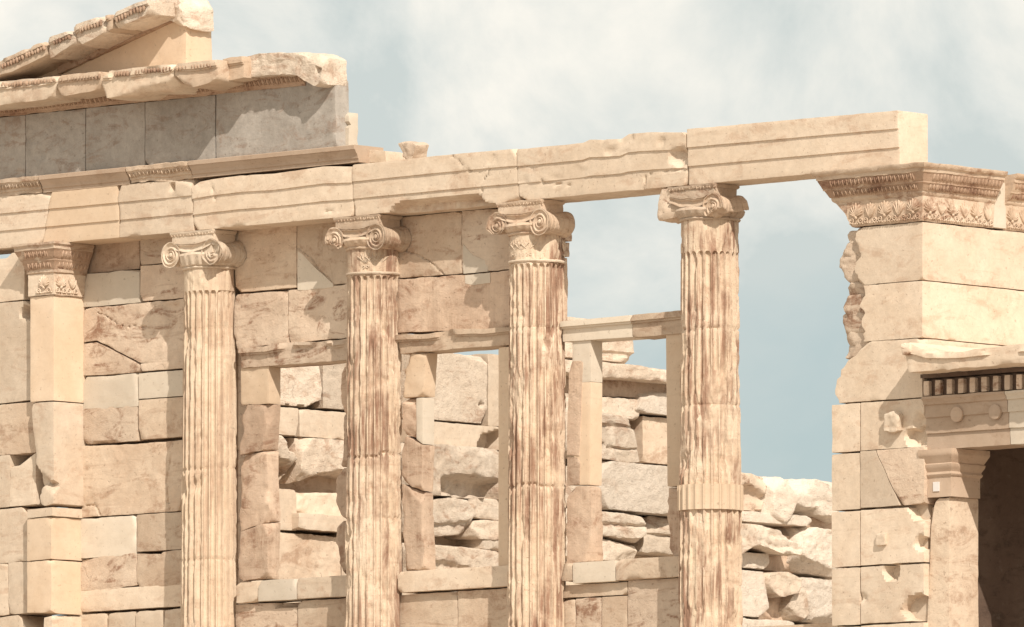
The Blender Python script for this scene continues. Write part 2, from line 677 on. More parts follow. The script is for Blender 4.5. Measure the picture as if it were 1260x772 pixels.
    Lk(hgt.outputs[0], hg2.inputs[0])
    Lk(mul(crack, 0.12 * (1 - fresh)), hg2.inputs[1])
    hg3 = N('ShaderNodeMath')
    hg3.operation = 'SUBTRACT'
    Lk(hg2.outputs[0], hg3.inputs[0])
    Lk(mul(spk, 0.15), hg3.inputs[1])
    bp = N('ShaderNodeBump')
    bp.inputs['Strength'].default_value = bump
    bp.inputs['Distance'].default_value = 0.02
    Lk(hg3.outputs[0], bp.inputs['Height'])
    Lk(bp.outputs[0], bs.inputs['Normal'])
    return mt


MAT = {
    'warm': stone_mat('warm_marble', (0.53, 0.395, 0.265), (0.61, 0.49, 0.35), (0.33, 0.18, 0.095), 0.6),
    'stained': stone_mat('patinated_marble', (0.55, 0.42, 0.295), (0.63, 0.51, 0.375), (0.29, 0.155, 0.085), 1.0, bump=0.7),
    'pale': stone_mat('new_pale_marble', (0.60, 0.53, 0.41), (0.64, 0.57, 0.45), (0.50, 0.38, 0.25), 0.18, bump=0.15, grain=0.04, fresh=0.8),
    'cream': stone_mat('cream_marble', (0.58, 0.465, 0.33), (0.63, 0.525, 0.39), (0.42, 0.25, 0.14), 0.42, bump=0.3, fresh=0.4),
    'golden': stone_mat('golden_new_marble', (0.60, 0.45, 0.29), (0.65, 0.51, 0.35), (0.48, 0.31, 0.18), 0.2, bump=0.18, grain=0.05, fresh=0.8),
    'grey': stone_mat('grey_limestone', (0.315, 0.29, 0.25), (0.39, 0.365, 0.32), (0.27, 0.20, 0.15), 0.8, bump=0.5, bed=0.5, fresh=0.4, grain=0.16),
    'mould': stone_mat('brown_moulding_marble', (0.46, 0.335, 0.225), (0.52, 0.395, 0.28), (0.34, 0.21, 0.12), 0.4, bump=0.2, grain=0.05, fresh=0.8),
    'brown': stone_mat('brown_weathered_marble', (0.46, 0.32, 0.21), (0.56, 0.42, 0.295), (0.29, 0.15, 0.08), 0.8, bump=0.7,
                       streak=((0.60, 0.45, 0.31), 0.6)),
    'column': stone_mat('fluted_marble', (0.57, 0.44, 0.295), (0.63, 0.51, 0.365), (0.38, 0.215, 0.12), 0.45, streak=((0.28, 0.150, 0.088), 0.95), bump=0.7),
    'column_pale': stone_mat('paler_fluted_marble', (0.59, 0.46, 0.31), (0.64, 0.52, 0.37), (0.42, 0.26, 0.15), 0.3, streak=((0.38, 0.24, 0.15), 0.55), bump=0.45),
    'carved': stone_mat('carved_marble', (0.50, 0.37, 0.245), (0.59, 0.47, 0.34), (0.29, 0.145, 0.075), 0.8, bump=0.6),
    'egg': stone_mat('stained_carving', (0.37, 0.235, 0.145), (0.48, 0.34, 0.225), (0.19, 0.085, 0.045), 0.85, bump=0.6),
    'rough': stone_mat('rough_white_marble', (0.62, 0.54, 0.43), (0.67, 0.59, 0.48), (0.46, 0.32, 0.21), 0.4, bump=1.0, pits=0.4, grain=0.14),
    'boulder': stone_mat('boulder_marble', (0.57, 0.47, 0.35), (0.64, 0.55, 0.43), (0.37, 0.22, 0.13), 0.7, bump=0.9, pits=0.3, bed=1.8, grain=0.14),
    'dark': stone_mat('shade_dark_marble', (0.115, 0.072, 0.048), (0.15, 0.10, 0.068), (0.06, 0.036, 0.024), 0.6, bump=0.4),  # near-black: shade of the porch and dentil gaps put into the colour
    'earth': stone_mat('dry_earth', (0.40, 0.335, 0.25), (0.45, 0.385, 0.30), (0.30, 0.235, 0.16), 0.5, bump=0.9),
    'tag': stone_mat('white_plastic', (0.75, 0.74, 0.71), (0.78, 0.77, 0.74), (0.7, 0.68, 0.62), 0.1, bump=0.02, grain=0.02, fresh=1.0),
}

# ------------------------------------------------------------------ ground
m = M()
gx = np.concatenate([np.linspace(-2500, -60, 10), np.linspace(-50, 60, 56), np.linspace(70, 2500, 10)])
gy = np.concatenate([np.linspace(-2500, -130, 10), np.linspace(-125, 60, 90), np.linspace(70, 2500, 10)])
X, Y = np.meshgrid(gx, gy, indexing='ij')
Pg = np.stack([X.ravel(), Y.ravel(), np.zeros(X.size)], 1)
hgt = 3.9 * sstep(-70, -8, Pg[:, 1]) + 0.12 * fbm(Pg * 0.25, 5, 3)
Pg[:, 2] = hgt
g = np.arange(X.size).reshape(X.shape)
m.add(Pg, np.stack([g[:-1, :-1], g[1:, :-1], g[1:, 1:], g[:-1, 1:]], -1).reshape(-1, 4))
ground = m.build('ground', MAT['earth'])
ground['kind'] = 'structure'
GZ = 3.6

# ------------------------------------------------------------------ planes of the building
YW, YA, YC, YN = 0.0, -0.34, -0.10, -0.42        # wall face, architrave face, column axis, anta face
XAR = P(1135, 340, YN)[0]                        # the corner pier's arris: plane of the south wall
XNI = P(66, 500, YN)[0] - 0.30                   # inner face of the far (north) wall
zA0 = np.mean([P(x, y, YA)[2] for x, y in ((215, 287), (848, 226), (1016, 214))])
zA1 = np.mean([P(x, y, YA - .03)[2] for x, y in ((435, 202), (848, 158), (1105, 135))])
print('architrave z', zA0, zA1, 'XAR', XAR)


def back(p):
    d = np.array(p, float) - CAM
    z = d @ F_
    return W_ / 2 + FPX * (d @ r_) / z, H_ / 2 - FPX * (d @ U_) / z


# ------------------------------------------------------------------ west wall with its windows
wall_y = ('y', YW)
wall = thing('stone_wall', 'long ashlar wall of patched marble blocks with window openings behind the fluted columns', 'wall', (P(460, 600, YW)[0], 0.2, GZ))


def wb(x0, x1, yt, yb, mat='warm', plane=wall_y, root=None, name='wall_block', depth=0.42, **k):
    m = M()
    t, b = rect(plane, x0, x1, yt, yb)
    stone(m, plane, t, b, depth, **k)
    return m.build(name, MAT[mat], root or wall)


def wp(top, bot, mat='warm', plane=wall_y, root=None, name='wall_block', depth=0.42, **k):
    m = M()
    stone(m, plane, top, bot, depth, **k)
    return m.build(name, MAT[mat], root or wall)


# solid bay between the pillar and the first column
wb(100, 172, 290, 338, 'brown', plane=('y', 0.06))
wb(172, 232, 290, 327, 'stained')
wb(102, 172, 337, 379, 'pale')
wb(172, 232, 327, 372, 'stained')
wp([(102, 380), (160, 374), (232, 367)], [(102, 421), (118, 419), (172, 446), (232, 455)], 'stained', rough=0.005, res=.018, cracks=[([(120, 384), (150, 400), (178, 402)], .9)],
   recess=[([(196, 372), (222, 372), (218, 400), (204, 432), (198, 430), (205, 400)], 0.025, 6)])
wp([(102, 423), (118, 421), (172, 448)], [(102, 463), (140, 461), (172, 458)], 'stained')
wb(102, 170, 464, 506, 'pale')
wb(170, 232, 459, 492, 'pale')
wb(172, 232, 447, 458, 'stained')
wb(101, 169, 503, 548, 'stained', recess=[([(114, 545), (145, 543), (145, 560), (114, 560)], 0.1, 3)])
wb(170, 230, 492, 542, 'warm')
wp([(100, 549), (170, 546), (228, 541)], [(100, 637), (222, 629)], 'warm', rough=0.004, res=.016, cracks=[([(212, 560), (204, 590), (208, 628)], 1.0), ([(100, 622), (116, 620), (124, 634)], .9)])
wb(98, 168, 638, 688, 'pale', r=0.006)
wb(168, 230, 633, 680, 'warm')
wp([(98, 689), (168, 679)], [(98, 727), (130, 727), (168, 720)], 'stained', rough=0.005)
wp([(168, 681), (200, 682), (198, 679), (230, 676)], [(168, 723), (190, 724), (230, 718)], 'warm')
wb(96, 230, 726, 754, 'cream')
for x0, x1 in ((96, 131), (131, 166), (166, 201), (201, 232)):
    wb(x0, x1, 756 - (x0 - 96) * .06, 840, 'cream')
# the bay above the first window
wb(289, 365, 280, 361, 'warm', rough=0.004, cuts=4, csize=.05)
wb(365, 436, 276, 355, 'warm', rough=0.004, res=.014, cracks=[([(366, 306), (376, 312), (392, 330), (411, 353)], 1.0)])
wp([(288, 362), (354, 357)], [(288, 430), (300, 431), (325, 425), (354, 423)], 'stained', rough=0.006)
wp([(354.5, 357), (436, 349)], [(354.5, 423), (390, 419), (436, 415)], 'stained', rough=0.006)
wp([(366, 309), (371, 312), (388, 330), (410, 350)], [(366, 358), (410, 354)], 'pale', plane=('y', -0.006), depth=0.05, name='repair_patch', r=0.003, chip=0.0)
# the bay above the second window
wp([(488, 268), (568, 260)], [(488, 343), (568, 337)], 'warm', rough=0.004, res=.014, cracks=[([(488, 306), (512, 314), (535, 326), (548, 340)], 1.0)])
wp([(568, 260), (636, 254)], [(568, 337), (636, 331)], 'stained', rough=0.004)
wp([(488, 344), (570, 338), (636, 332)], [(488, 410), (636, 403)], 'brown', rough=0.006, chip=0.05)
wp([(570, 301), (582, 314), (600, 322)], [(570, 337), (600, 334.5)], 'pale', plane=('y', -0.005), depth=0.05, name='repair_patch', r=0.003, chip=0.0)
wp([(572, 339), (603, 335.5)], [(572, 349), (582, 351), (603, 348)], 'pale', plane=('y', -0.005), depth=0.05, name='repair_patch', r=0.003, chip=0.0)
wb(684, 696, 288, 298, 'stained', plane=('y', .10), depth=.10)
wb(684, 694, 298, 317, 'stained', plane=('y', .10), depth=.09)
wb(680, 689, 317, 398, 'brown', plane=('y', .08), depth=.12, rough=.008, chip=.08)
# lintels: a slab with a fillet and a lower face
pr = lambda v: np.where(v > 0.72, -0.04, np.where(v > 0.62, -0.02, 0.0))
LP = ('y', -0.02)
wp([(296, 428), (330, 426), (352, 421), (390, 421), (432, 416)], [(296, 453), (340, 450), (380, 447), (432, 443)], 'stained', LP, depth=0.32, name='lintel', prof=pr, tcuts=(0.62, 0.72), worn=0.8, rough=0.004)
wp([(489, 412), (530, 411), (560, 405), (600, 405), (636, 401)], [(489, 436), (545, 431), (636, 424)], 'warm', LP, depth=0.32, name='lintel', prof=pr, tcuts=(0.62, 0.72), worn=0.9, rough=0.004)
wp([(692, 396), (778, 388)], [(692, 421), (778, 415)], 'pale', LP, depth=0.32, name='lintel', prof=pr, tcuts=(0.62, 0.72), rough=0.001, chip=0.0)
wp([(778, 388), (842, 382)], [(778, 416), (842, 410)], 'warm', LP, depth=0.32, name='lintel', prof=pr, tcuts=(0.62, 0.72), worn=0.5)
# jambs, in the drums and repairs they are pieced from
jm = dict(depth=0.17, name='jamb', res=.018, cuts=6, csize=.07, ragged=.03)
wp([(296, 453), (331, 450)], [(296, 499), (331, 497)], 'golden', chip=0.01, **jm)
wp([(296, 499), (331, 497)], [(294, 560), (328, 553)], 'brown', rough=0.006, chip=0.05, **jm)
wp([(294, 560), (328, 554)], [(293, 654), (331, 641)], 'brown', rough=0.007, chip=0.06, **jm)
wp([(293, 655), (331, 642)], [(291, 715), (329, 712)], 'brown', rough=0.006, chip=0.05, **jm)
wp([(420, 445), (436, 443)], [(418, 510), (436, 509)], 'brown', rough=0.006, chip=0.05, **jm)
wp([(418, 510), (436, 509)], [(413, 575), (436, 574)], 'brown', rough=0.008, chip=0.07, **jm)
wp([(413, 577), (436, 575)], [(413, 640), (434, 639)], 'brown', rough=0.006, chip=0.05, **jm)
wp([(413, 641), (434, 640)], [(413, 708), (434, 706)], 'brown', rough=0.004, chip=0.05, **jm)
wp([(494, 436), (524, 434)], [(494, 490), (521, 488)], 'golden', chip=0.03, **jm)
wp([(494, 490), (512, 489)], [(494, 535), (512, 541)], 'brown', rough=0.004, chip=0.03, **jm)
wp([(512, 490), (520, 489)], [(512, 541), (520, 547)], 'pale', chip=0.0, rough=0.001, **jm)
wp([(494, 536), (520, 548)], [(494, 595), (518, 605)], 'brown', rough=0.004, chip=0.03, **jm)
wp([(494, 596), (518, 606)], [(492, 704), (522, 701)], 'brown', rough=0.005, chip=0.04, **jm)
wp([(613, 428), (634, 426)], [(613, 698), (634, 696)], 'golden', chip=0.0, rough=0.001, **jm)
wp([(704, 420), (727, 418)], [(704, 472), (727, 470)], 'pale', chip=0.0, rough=0.001, **jm)
wp([(700, 445), (717, 443)], [(697, 560), (713, 562)], 'brown', rough=0.005, chip=0.04, plane=('y', -0.008), depth=0.12, name='jamb')
wp([(706, 471), (727, 470)], [(706, 597), (726, 597)], 'golden', chip=0.0, rough=0.001, **jm)
wp([(698, 562), (714, 563)], [(697, 598), (713, 597)], 'brown', rough=0.005, plane=('y', -0.008), depth=0.12, name='jamb')
wp([(697, 599), (727, 598)], [(696, 695), (728, 690)], 'brown', rough=0.005, chip=0.04, **jm)
wp([(819, 411), (840, 409)], [(821, 599), (840, 598)], 'golden', chip=0.0, rough=0.001, **jm)
wp([(821, 600), (840, 599)], [(820, 686), (840, 684)], 'brown', rough=0.004, chip=0.04, **jm)
# sills
SP = ('y', -0.06)
sm = dict(plane=SP, depth=0.34, name='sill')
wb(290, 317, 717, 743, 'cream', chip=0.02, **sm)
wb(317, 365, 714, 741, 'pale', chip=0.02, **sm)
wb(365, 432, 711, 738, 'cream', chip=0.02, **sm)
wb(489, 632, 703, 730, 'cream', chip=0.03, **sm)
wb(690, 704, 693, 716, 'warm', **sm)
wb(704, 757, 692, 719, 'pale', chip=0.0, rough=0.001, **sm)
wb(757, 842, 688, 715, 'warm', chip=0.04, rough=0.004, **sm)
# below the sills
wb(289, 366, 744, 800, 'stained', recess=[([(335, 738), (368, 736), (368, 748), (340, 748)], 0.10, 3)])
wb(366, 436, 739, 796, 'warm')
wb(486, 563, 732, 790, 'warm')
wb(563, 640, 727, 786, 'warm')
wb(690, 772, 720, 737, 'warm')
wb(690, 708, 738, 790, 'warm')
wb(708, 740, 736, 790, 'stained')
wb(740, 772, 734, 786, 'warm')
wb(772, 845, 714, 784, 'stained')
# concealed body of the wall behind the facing, and its base below the view
m = M()
for x0, x1, yt, yb in ((96, 306, 303, 800), (286, 446, 286, 425), (484, 640, 270, 412), (286, 846, 755, 800)):
    a = P(x0, yt, .1), P(x1, yb, .1)
    t, b = rect(('y', 0.25), x0 - 12, x1 - 12, yt - 3, yb)
    stone(m, ('y', 0.25), t, b, 0.2, res=0.15, rough=0)
m.build('wall_core', MAT['stained'], wall)
m = M()
zb = P(460, 786, 0)[2]
x0, x1 = P(-60, 700, 0)[0], P(1150, 700, 0)[0]


def boxm(m, a, b, res=0.3, rough=0.004, r=0.01, s=3):
    a, b = np.array(a, float), np.array(b, float)
    n = np.maximum(1, ((b - a) / res).astype(int))
    I, f = lattice(*n)
    p = a + I / n * (b - a)
    c = np.clip(p, a + r, b - r)
    w = p - c
    L = np.linalg.norm(w, axis=1, keepdims=True)
    p = c + w / np.maximum(L, 1e-9) * np.minimum(L, r)
    m.add(p + rough * vnoise(p * 8, s, 2), f)


zl = P(460, 850, 0)[2]
for i in range(9):
    for j in range(3):
        h = (zl - GZ) / 3
        w = (x1 - x0) / 9
        boxm(m, (x0 + i * w + .004, -0.35, GZ + j * h + .003), (x0 + (i + 1) * w - .004, 0.5, GZ + (j + 1) * h - .003))
m.build('wall_base', MAT['warm'], wall)
m = M()
for i in range(11):
    w = (x1 - x0) / 11
    boxm(m, (x0 + i * w + .004, -0.0, zl + .003), (x0 + (i + 1) * w - .004, 0.45, P(460, 796, 0)[2]))
m.build('wall_course', MAT['warm'], wall)

# ------------------------------------------------------------------ wall stub left of the pillar
stub = thing('stone_wall', 'pale block wall at the left edge beyond the square pillar', 'wall', (P(0, 600, -.1)[0], 0.1, GZ))
sp = ('y', -0.34)
sk = dict(plane=sp, root=stub)
wp([(-60, 322), (8, 318), (14, 311), (30, 310)], [(-60, 378), (30, 369)], 'cream', **sk)
wp([(-60, 379), (30, 370), (44, 378)], [(-60, 503), (44, 492)], 'cream', pit=[(33, 386, 9, .12)], **sk)
wp([(-60, 504), (44, 494)], [(-60, 566), (44, 557)], 'warm', **sk)
wp([(-60, 567), (12, 559)], [(-60, 632), (12, 624)], 'cream', **sk)
wp([(12, 574), (24, 573), (44, 557)], [(12, 624), (44, 621)], 'cream', **sk)
wp([(-60, 633), (26, 624), (31, 632), (40, 632)], [(-60, 700), (40, 690)], 'cream', **sk)
wp([(-60, 701), (10, 692)], [(-60, 764), (10, 757)], 'cream', **sk)
wp([(10, 692), (40, 690)], [(10, 757), (40, 754)], 'cream', **sk)
wp([(-60, 766), (22, 757), (32, 772)], [(-60, 840), (32, 840)], 'cream', **sk)
m = M()
t, b = rect(('y', .25), -75, 50, 345, 840)
stone(m, ('y', .25), t, b, 0.2, res=.2)
m.build('wall_core', MAT['dark'], stub)
m = M()
boxm(m, (P(-60, 700, 0)[0], -.339, GZ), (P(60, 700, 0)[0], .5, P(0, 838, -.34)[2]))
m.build('wall_base', MAT['warm'], stub)


# ------------------------------------------------------------------ ornament bands
def egg_row(m, a, b, n, z0, z1, o0, o1, pitch=0.05):
    """Egg-and-dart between heights z0, z1 along the plan segment a-b; n = outward normal."""
    a, b, n = np.array([*a, 0.]), np.array([*b, 0.]), np.array([*n, 0.])
    L = np.linalg.norm(b - a)
    u = (b - a) / L
    k = max(1, int(L / pitch))
    v = np.array([0, 0, 1.]) * (z1 - z0) + n * (o1 - o0)
    lv = np.linalg.norm(v)
    v = v / lv
    nn = np.cross(u, v)
    for i in range(k):
        c = a + u * (i + .5) * L / k + n * (o0 + o1) / 2 + np.array([0, 0, (z0 + z1) / 2])
        ellipsoid(m, c, u, v, nn, pitch * .27, lv * .47, pitch * .30)
        c2 = c + u * L / k / 2
        ellipsoid(m, c2, u, v, nn, pitch * .09, lv * .50, pitch * .22, nu=6, nv=3)


def anthemion(m, a, b, n, z0, z1, off, pitch=0.157, seed=0):
    rng = random.Random(seed)
    a, b, n = np.array([*a, 0.]), np.array([*b, 0.]), np.array([*n, 0.])
    L = np.linalg.norm(b - a)
    u = (b - a) / L
    v = np.array([0, 0, 1.])
    H = z1 - z0
    k = max(1, int(L / pitch))
    pw = L / k
    off = off + .010
    for i in range(k):
        c = a + u * (i + .5) * pw + n * off + v * z0
        if i % 2 == 0:
            for j in range(-4, 5):
                an = j * R(17)
                ln = H * (0.60 - 0.055 * abs(j))
                d = math.sin(an) * u + math.cos(an) * v
                ellipsoid(m, c + v * H * .33 + d * ln * .55, u, v, n, 0.0095, ln * .50, 0.020, ang=-an, nu=7, nv=3)
            ellipsoid(m, c + v * H * .30, u, v, n, .018, .018, .02)
        else:
            for j in (-2, -1, 0, 1, 2):
                an = j * R(15)
                ln = H * (0.66 - 0.05 * abs(j))
                d = math.sin(an) * u + math.cos(an) * v
                ellipsoid(m, c + v * H * .24 + d * ln * .52, u, v, n, 0.012, ln * .52, 0.020, ang=-an, nu=7, nv=3)
        for sd in (-1, 1):
            ring(m, c + u * sd * pw * .30 + v * H * .17 + n * .004, u * sd, v, n, 0.017, 0.0065, 0, 4.4 * math.pi / 2, 0.55, seg=14, ts=5)
            ellipsoid(m, c + u * sd * pw * .30 + v * H * .17, u, v, n, .007, .007, .012, nu=6, nv=3)
    # lower bead line
    kk = int(L / 0.03)
    for i in range(kk):
        ellipsoid(m, a + u * (i + .5) * L / kk + n * off + v * (z0 + .012), u, v, n, .012, .009, .010, nu=6, nv=3)


def slice_prof(prof, z0, z1, proud=.003, inner=-.08):
    o = np.array([p[0] for p in prof[1:-1]])
    z = np.array([p[1] for p in prof[1:-1]])
    zs = sorted({z0, z1, *[a for a in z if z0 < a < z1]})
    r = [(float(np.interp(a, z, o)) + proud, a) for a in zs]
    return [(inner, z0)] + r + [(inner, z1)]


# ------------------------------------------------------------------ square pillar at the left
XP1 = P(66, 430, YN)[0]
XP0 = P(37, 430, YN)[0]
pil = thing('square_pillar', 'square marble pillar with carved capital and a broken lower corner', 'pillar', (XP1 - .15, YN + .2, GZ))
pk = dict(plane=('y', YN), root=pil, depth=0.47)
wp([(37, 366), (66, 363)], [(37, 495), (66, 493)], 'golden', name='shaft', chip=0.0, rough=0.001, dres=.03, **pk)
wp([(38, 496), (66, 494)], [(48, 620), (55, 623), (66, 620)], 'cream', name='shaft', chip=0.03, dres=.03,
   recess=[([(38, 560), (44, 575), (62, 590), (70, 590), (70, 612), (62, 605), (52, 600), (46, 625), (36, 625)], .09, 5)], **pk)
wp([(33, 627), (64, 624)], [(33, 638), (64, 635)], 'cream', name='shaft', chip=0.01, **{**pk, 'plane': ('y', YN - .01), 'depth': .48})
wp([(33, 639), (63, 636)], [(33, 691), (63, 688)], 'golden', name='shaft', chip=0.02, dres=.03, **pk)
wp([(33, 692), (63, 689)], [(33, 754), (63, 755)], 'golden', name='shaft', chip=0.05, dres=.03, **pk)
wp([(54, 760), (64, 757)], [(50, 845), (64, 845)], 'cream', name='shaft', chip=0.05, dres=.03, **pk)
m = M()
boxm(m, (XP0 - .05, YN - .05, GZ), (XP1 + .03, 0, P(64, 844, YN)[2]))
m.build('base', MAT['warm'], pil)
zc0, zc1 = P(66, 363, YN)[2], zA0 - .003
hh = zc1 - zc0
m = M()
plan = [(XP0, -0.02), (XP0, YN), (XP1, YN), (XP1, 0.02)]
sweep(m, plan, [(-.1, zc0), (.012, zc0), (.012, zc0 + .42 * hh), (.03, zc0 + .44 * hh), (.03, zc0 + .49 * hh), (.03, zc0 + .5 * hh), (.06, zc0 + .64 * hh),
                (.068, zc0 + .66 * hh), (.068, zc0 + .69 * hh), (.075, zc0 + .70 * hh), (.11, zc0 + .85 * hh), (.12, zc0 + .87 * hh), (.12, zc0 + .92 * hh), (.14, zc0 + .96 * hh), (.14, zc1), (-.1, zc1)])
m.rough(.004, 9, 4)
cp = m.build('capital', MAT['carved'], pil)
W3, S3 = ((XP0, YN), (XP1, YN), (0, -1)), ((XP1, YN), (XP1, 0.0), (1, 0))
lp = [(-.1, zc0), (.012, zc0), (.012, zc0 + .42 * hh), (.03, zc0 + .44 * hh), (.03, zc0 + .5 * hh), (.06, zc0 + .64 * hh), (.068, zc0 + .66 * hh), (.068, zc0 + .69 * hh),
      (.075, zc0 + .70 * hh), (.11, zc0 + .85 * hh), (.12, zc0 + .87 * hh), (-.1, zc1)]
m = M()
sweep(m, plan, slice_prof(lp, zc0 + .50 * hh, zc0 + .86 * hh))
for a, b, n in (W3, S3):
    egg_row(m, a, b, n, zc0 + .51 * hh, zc0 + .64 * hh, .033, .063)
    egg_row(m, a, b, n, zc0 + .71 * hh, zc0 + .85 * hh, .078, .113)
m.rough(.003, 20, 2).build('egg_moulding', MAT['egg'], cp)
m = M()
sweep(m, plan, slice_prof(lp, zc0 + .005, zc0 + .42 * hh))
anthemion(m, (XP0 + .1, YN), (XP1, YN), (0, -1), zc0 + .02, zc0 + .42 * hh, .012, seed=1)
anthemion(m, (XP1, YN), (XP1, -0.1), (1, 0), zc0 + .02, zc0 + .42 * hh, .012, seed=2)
m.rough(.003, 20, 2).build('carved_band', MAT['cream'], cp)

# ------------------------------------------------------------------ fluted columns
ZBOT = P(460, 846, YC)[2]


def column(label, px, ztop_px, neck_px, flute_px, w_top, w_bot, seams, erosion, seed, mat, capmat, left_ok=True, right_ok=True,
           band=None, neck_carved=False, ridge=None, crack=None):
    X0 = P(px, 600, YC)[0]
    root = thing('column', label, 'column', (X0, YC, GZ), 'fluted columns standing along the wall')
    zcap = zA0 - .004
    zt = P(px, ztop_px, YC)[2]          # shaft top under the echinus
    zf = P(px, flute_px, YC)[2]         # where flutes begin
    k = DIST / FPX * 1.04
    rt, rb = w_top / 2 * k, w_bot / 2 * k
    NF, PER = 24, 13
    nth = NF * PER
    th = np.arange(nth) / nth * 2 * math.pi
    zs = np.unique(np.concatenate([np.linspace(ZBOT, zt, int((zt - ZBOT) / 0.022)), [zf, zf - .01, zf - .02, zf - .03, zf + .004]]))
    TH, ZZ = np.meshgrid(th, zs)
    THf, Zf = TH.ravel(), ZZ.ravel()
    pn = np.stack([np.cos(THf) * .27, np.sin(THf) * .27, Zf], 1) + seed * 5.3
    frac = (Zf - ZBOT) / (zt - ZBOT)
    rr = rb + (rt - rb) * frac
    ph = (THf / (2 * math.pi) * NF) % 1.0 - 0.5
    hh = 0.05
    wv = np.where(Zf < zf - hh, 1.0, np.sqrt(np.clip(1 - ((Zf - (zf - hh)) / hh) ** 2, 0, 1)))
    a = np.clip(np.abs(ph) / (0.405 * np.maximum(wv, 1e-3)), 0, 1)
    dep = np.where(wv > 0.02, 0.038 * np.sqrt(np.clip(1 - a ** 2.2, 0, 1)), 0)
    er = fbm(pn * np.array([3.5, 3.5, 1.7]), seed, 4)
    e = sstep(0.55 - erosion, 0.85 - erosion * .8, er)
    e = np.where(Zf > zf, e * .3, e)
    fine = fbm(pn * np.array([26, 26, 14.0]), seed + 4, 4)
    e = e * .75
    r2 = rr - dep * (1 - e) - e * (0.013 + .006 * fine) - .0022 * fine
    # chipped arrises
    ch = sstep(.15, .5, fbm(pn * np.array([14, 14, 7.]), seed + 9, 4)) * sstep(.6, 1., a)
    r2 -= .018 * ch * (0.35 + erosion)
    # swollen, ragged spots
    r2 -= .05 * np.clip(fbm(pn * np.array([5.0, 5.0, 4.0]), seed + 13, 4) - .48 + .3 * (erosion - .3), 0, 1)
    for zp, amp in seams:
        zj = P(px, zp, YC)[2] + .02 * fbm(pn * np.array([6, 6, .01]), seed + 21, 3) * amp
        wdt = .010 + .012 * np.clip(fbm(pn * 9, seed + 23, 2), 0, 1) * amp
        r2 -= (.008 + .012 * amp) * np.exp(-((Zf - zj) / wdt) ** 2)
    if ridge:
        r2 += ridge(THf, Zf, X0)
    V = np.stack([X0 + r2 * np.cos(THf), YC + r2 * np.sin(THf), Zf], 1)
    g = np.arange(len(V)).reshape(len(zs), nth)
    g2 = np.roll(g, -1, 1)
    m = M()
    m.add(V, np.stack([g[:-1], g2[:-1], g2[1:], g[1:]], -1).reshape(-1, 4))
    m.add(V[g[-1]], [list(range(nth))])
    m.add(V[g[0]], [list(range(nth))[::-1]])
    sh = m.build('shaft', MAT[mat], root)
    # attic base below the view
    m = M()
    zz0 = GZ + 2 * (ZBOT - GZ) / 3
    z1 = P(460, 850, 0)[2]
    lathe(m, X0, YC, [(rb + .10, z1 + .0), (rb + .12, z1 + .015), (rb + .12, z1 + .03), (rb + .04, z1 + .045), (rb + .02, ZBOT + .004), (rb + .01, ZBOT + .01)], 48)
    m.build('base', MAT[mat], root)
    # necking ring + carved collar
    if neck_carved:
        m = M()
        zn = zf + .015
        lathe(m, X0, YC, [(rt - .02, zn), (rt + .012, zn), (rt + .018, zn + .012), (rt + .012, zn + .024), (rt - .02, zn + .026)], 72)
        rng = random.Random(seed)
        H = zt - zn - .03
        for i in range(22):
            an = i / 22 * 2 * math.pi
            if fbm(np.array([[math.cos(an) * 1.3, math.sin(an) * 1.3, seed]]), 3, 2)[0] < -.15:
                continue
            n = np.array([math.cos(an), math.sin(an), 0])
            u = np.array([-math.sin(an), math.cos(an), 0])
            c = np.array([X0, YC, zn + .03]) + n * (rt - .003)
            for j in range(-2, 3):
                a2 = j * R(24)
                d = math.sin(a2) * u + math.cos(a2) * zz
                ellipsoid(m, c + zz * H * .3 + d * H * .25, u, zz, n, .006, H * .24, .010, ang=-a2, nu=6, nv=3)
            for sd in (-1, 1):
                ring(m, c + u * sd * .02 + zz * H * .16, u * sd, zz, n, .010, .005, 0, 5, .4, seg=9, ts=4)
        m.rough(.003, 25, seed).build('necking', MAT['cream'], root)
    if band:
        m = M()
        z1, z0 = P(px, band[0], YC)[2], P(px, band[1], YC)[2]
        RR = rr.max() * 0 + rb + .004
        def wave(t, rad, z, j):
            p_ = (t / (2 * math.pi) * NF) % 1 - .5
            return rad - (.018 * np.sqrt(np.clip(1 - (np.abs(p_) / .41) ** 2.2, 0, 1)) if 0 < j < 7 else 0)
        lathe(m, X0, YC, [(RR - .03, z0)] + [(RR, z0 + (z1 - z0) * q / 5) for q in range(6)] + [(RR - .03, z1)], nth, wave)
        m.build('repair_band', MAT['golden'], root)
    # ---- Ionic capital
    cap = M()
    hw, dp = 0.305, 0.275              # half width of abacus, half depth
    cxo, Rv = 0.285, 0.130
    zv = zcap - 0.225
    yf, yb = YC - dp, YC + .09
    ym, yh = (yf + yb) / 2, (yb - yf) / 2
    # body between the volutes
    nx, nv = 44, 14
    sides = ((yf, -1), (yb, 1))
    xs = np.linspace(-cxo, cxo, nx + 1)
    for yy, sg in sides:
        Vv = []
        for i, x in enumerate(xs):
            q = x / cxo
            zt_ = zv + Rv - .030 * (1 - q * q)
            zb_ = zv + .56 * Rv - .062 * (1 - q * q)
            for j in range(nv + 1):
                v = j / nv
                ch_ = .022 * (math.sin(math.pi * (v - .12) / .66) ** .7 if .12 < v < .78 else 0)
                ch_ += .012 * (math.sin(math.pi * (v - .80) / .12) if .80 < v < .92 else 0)
                Vv.append((X0 + x, yy - sg * ch_, zb_ + (zt_ - zb_) * v))
        gg = np.arange(len(Vv)).reshape(nx + 1, nv + 1)
        ff = np.stack([gg[:-1, :-1], gg[1:, :-1], gg[1:, 1:], gg[:-1, 1:]], -1).reshape(-1, 4)
        cap.add(Vv, ff if sg < 0 else ff[:, ::-1])
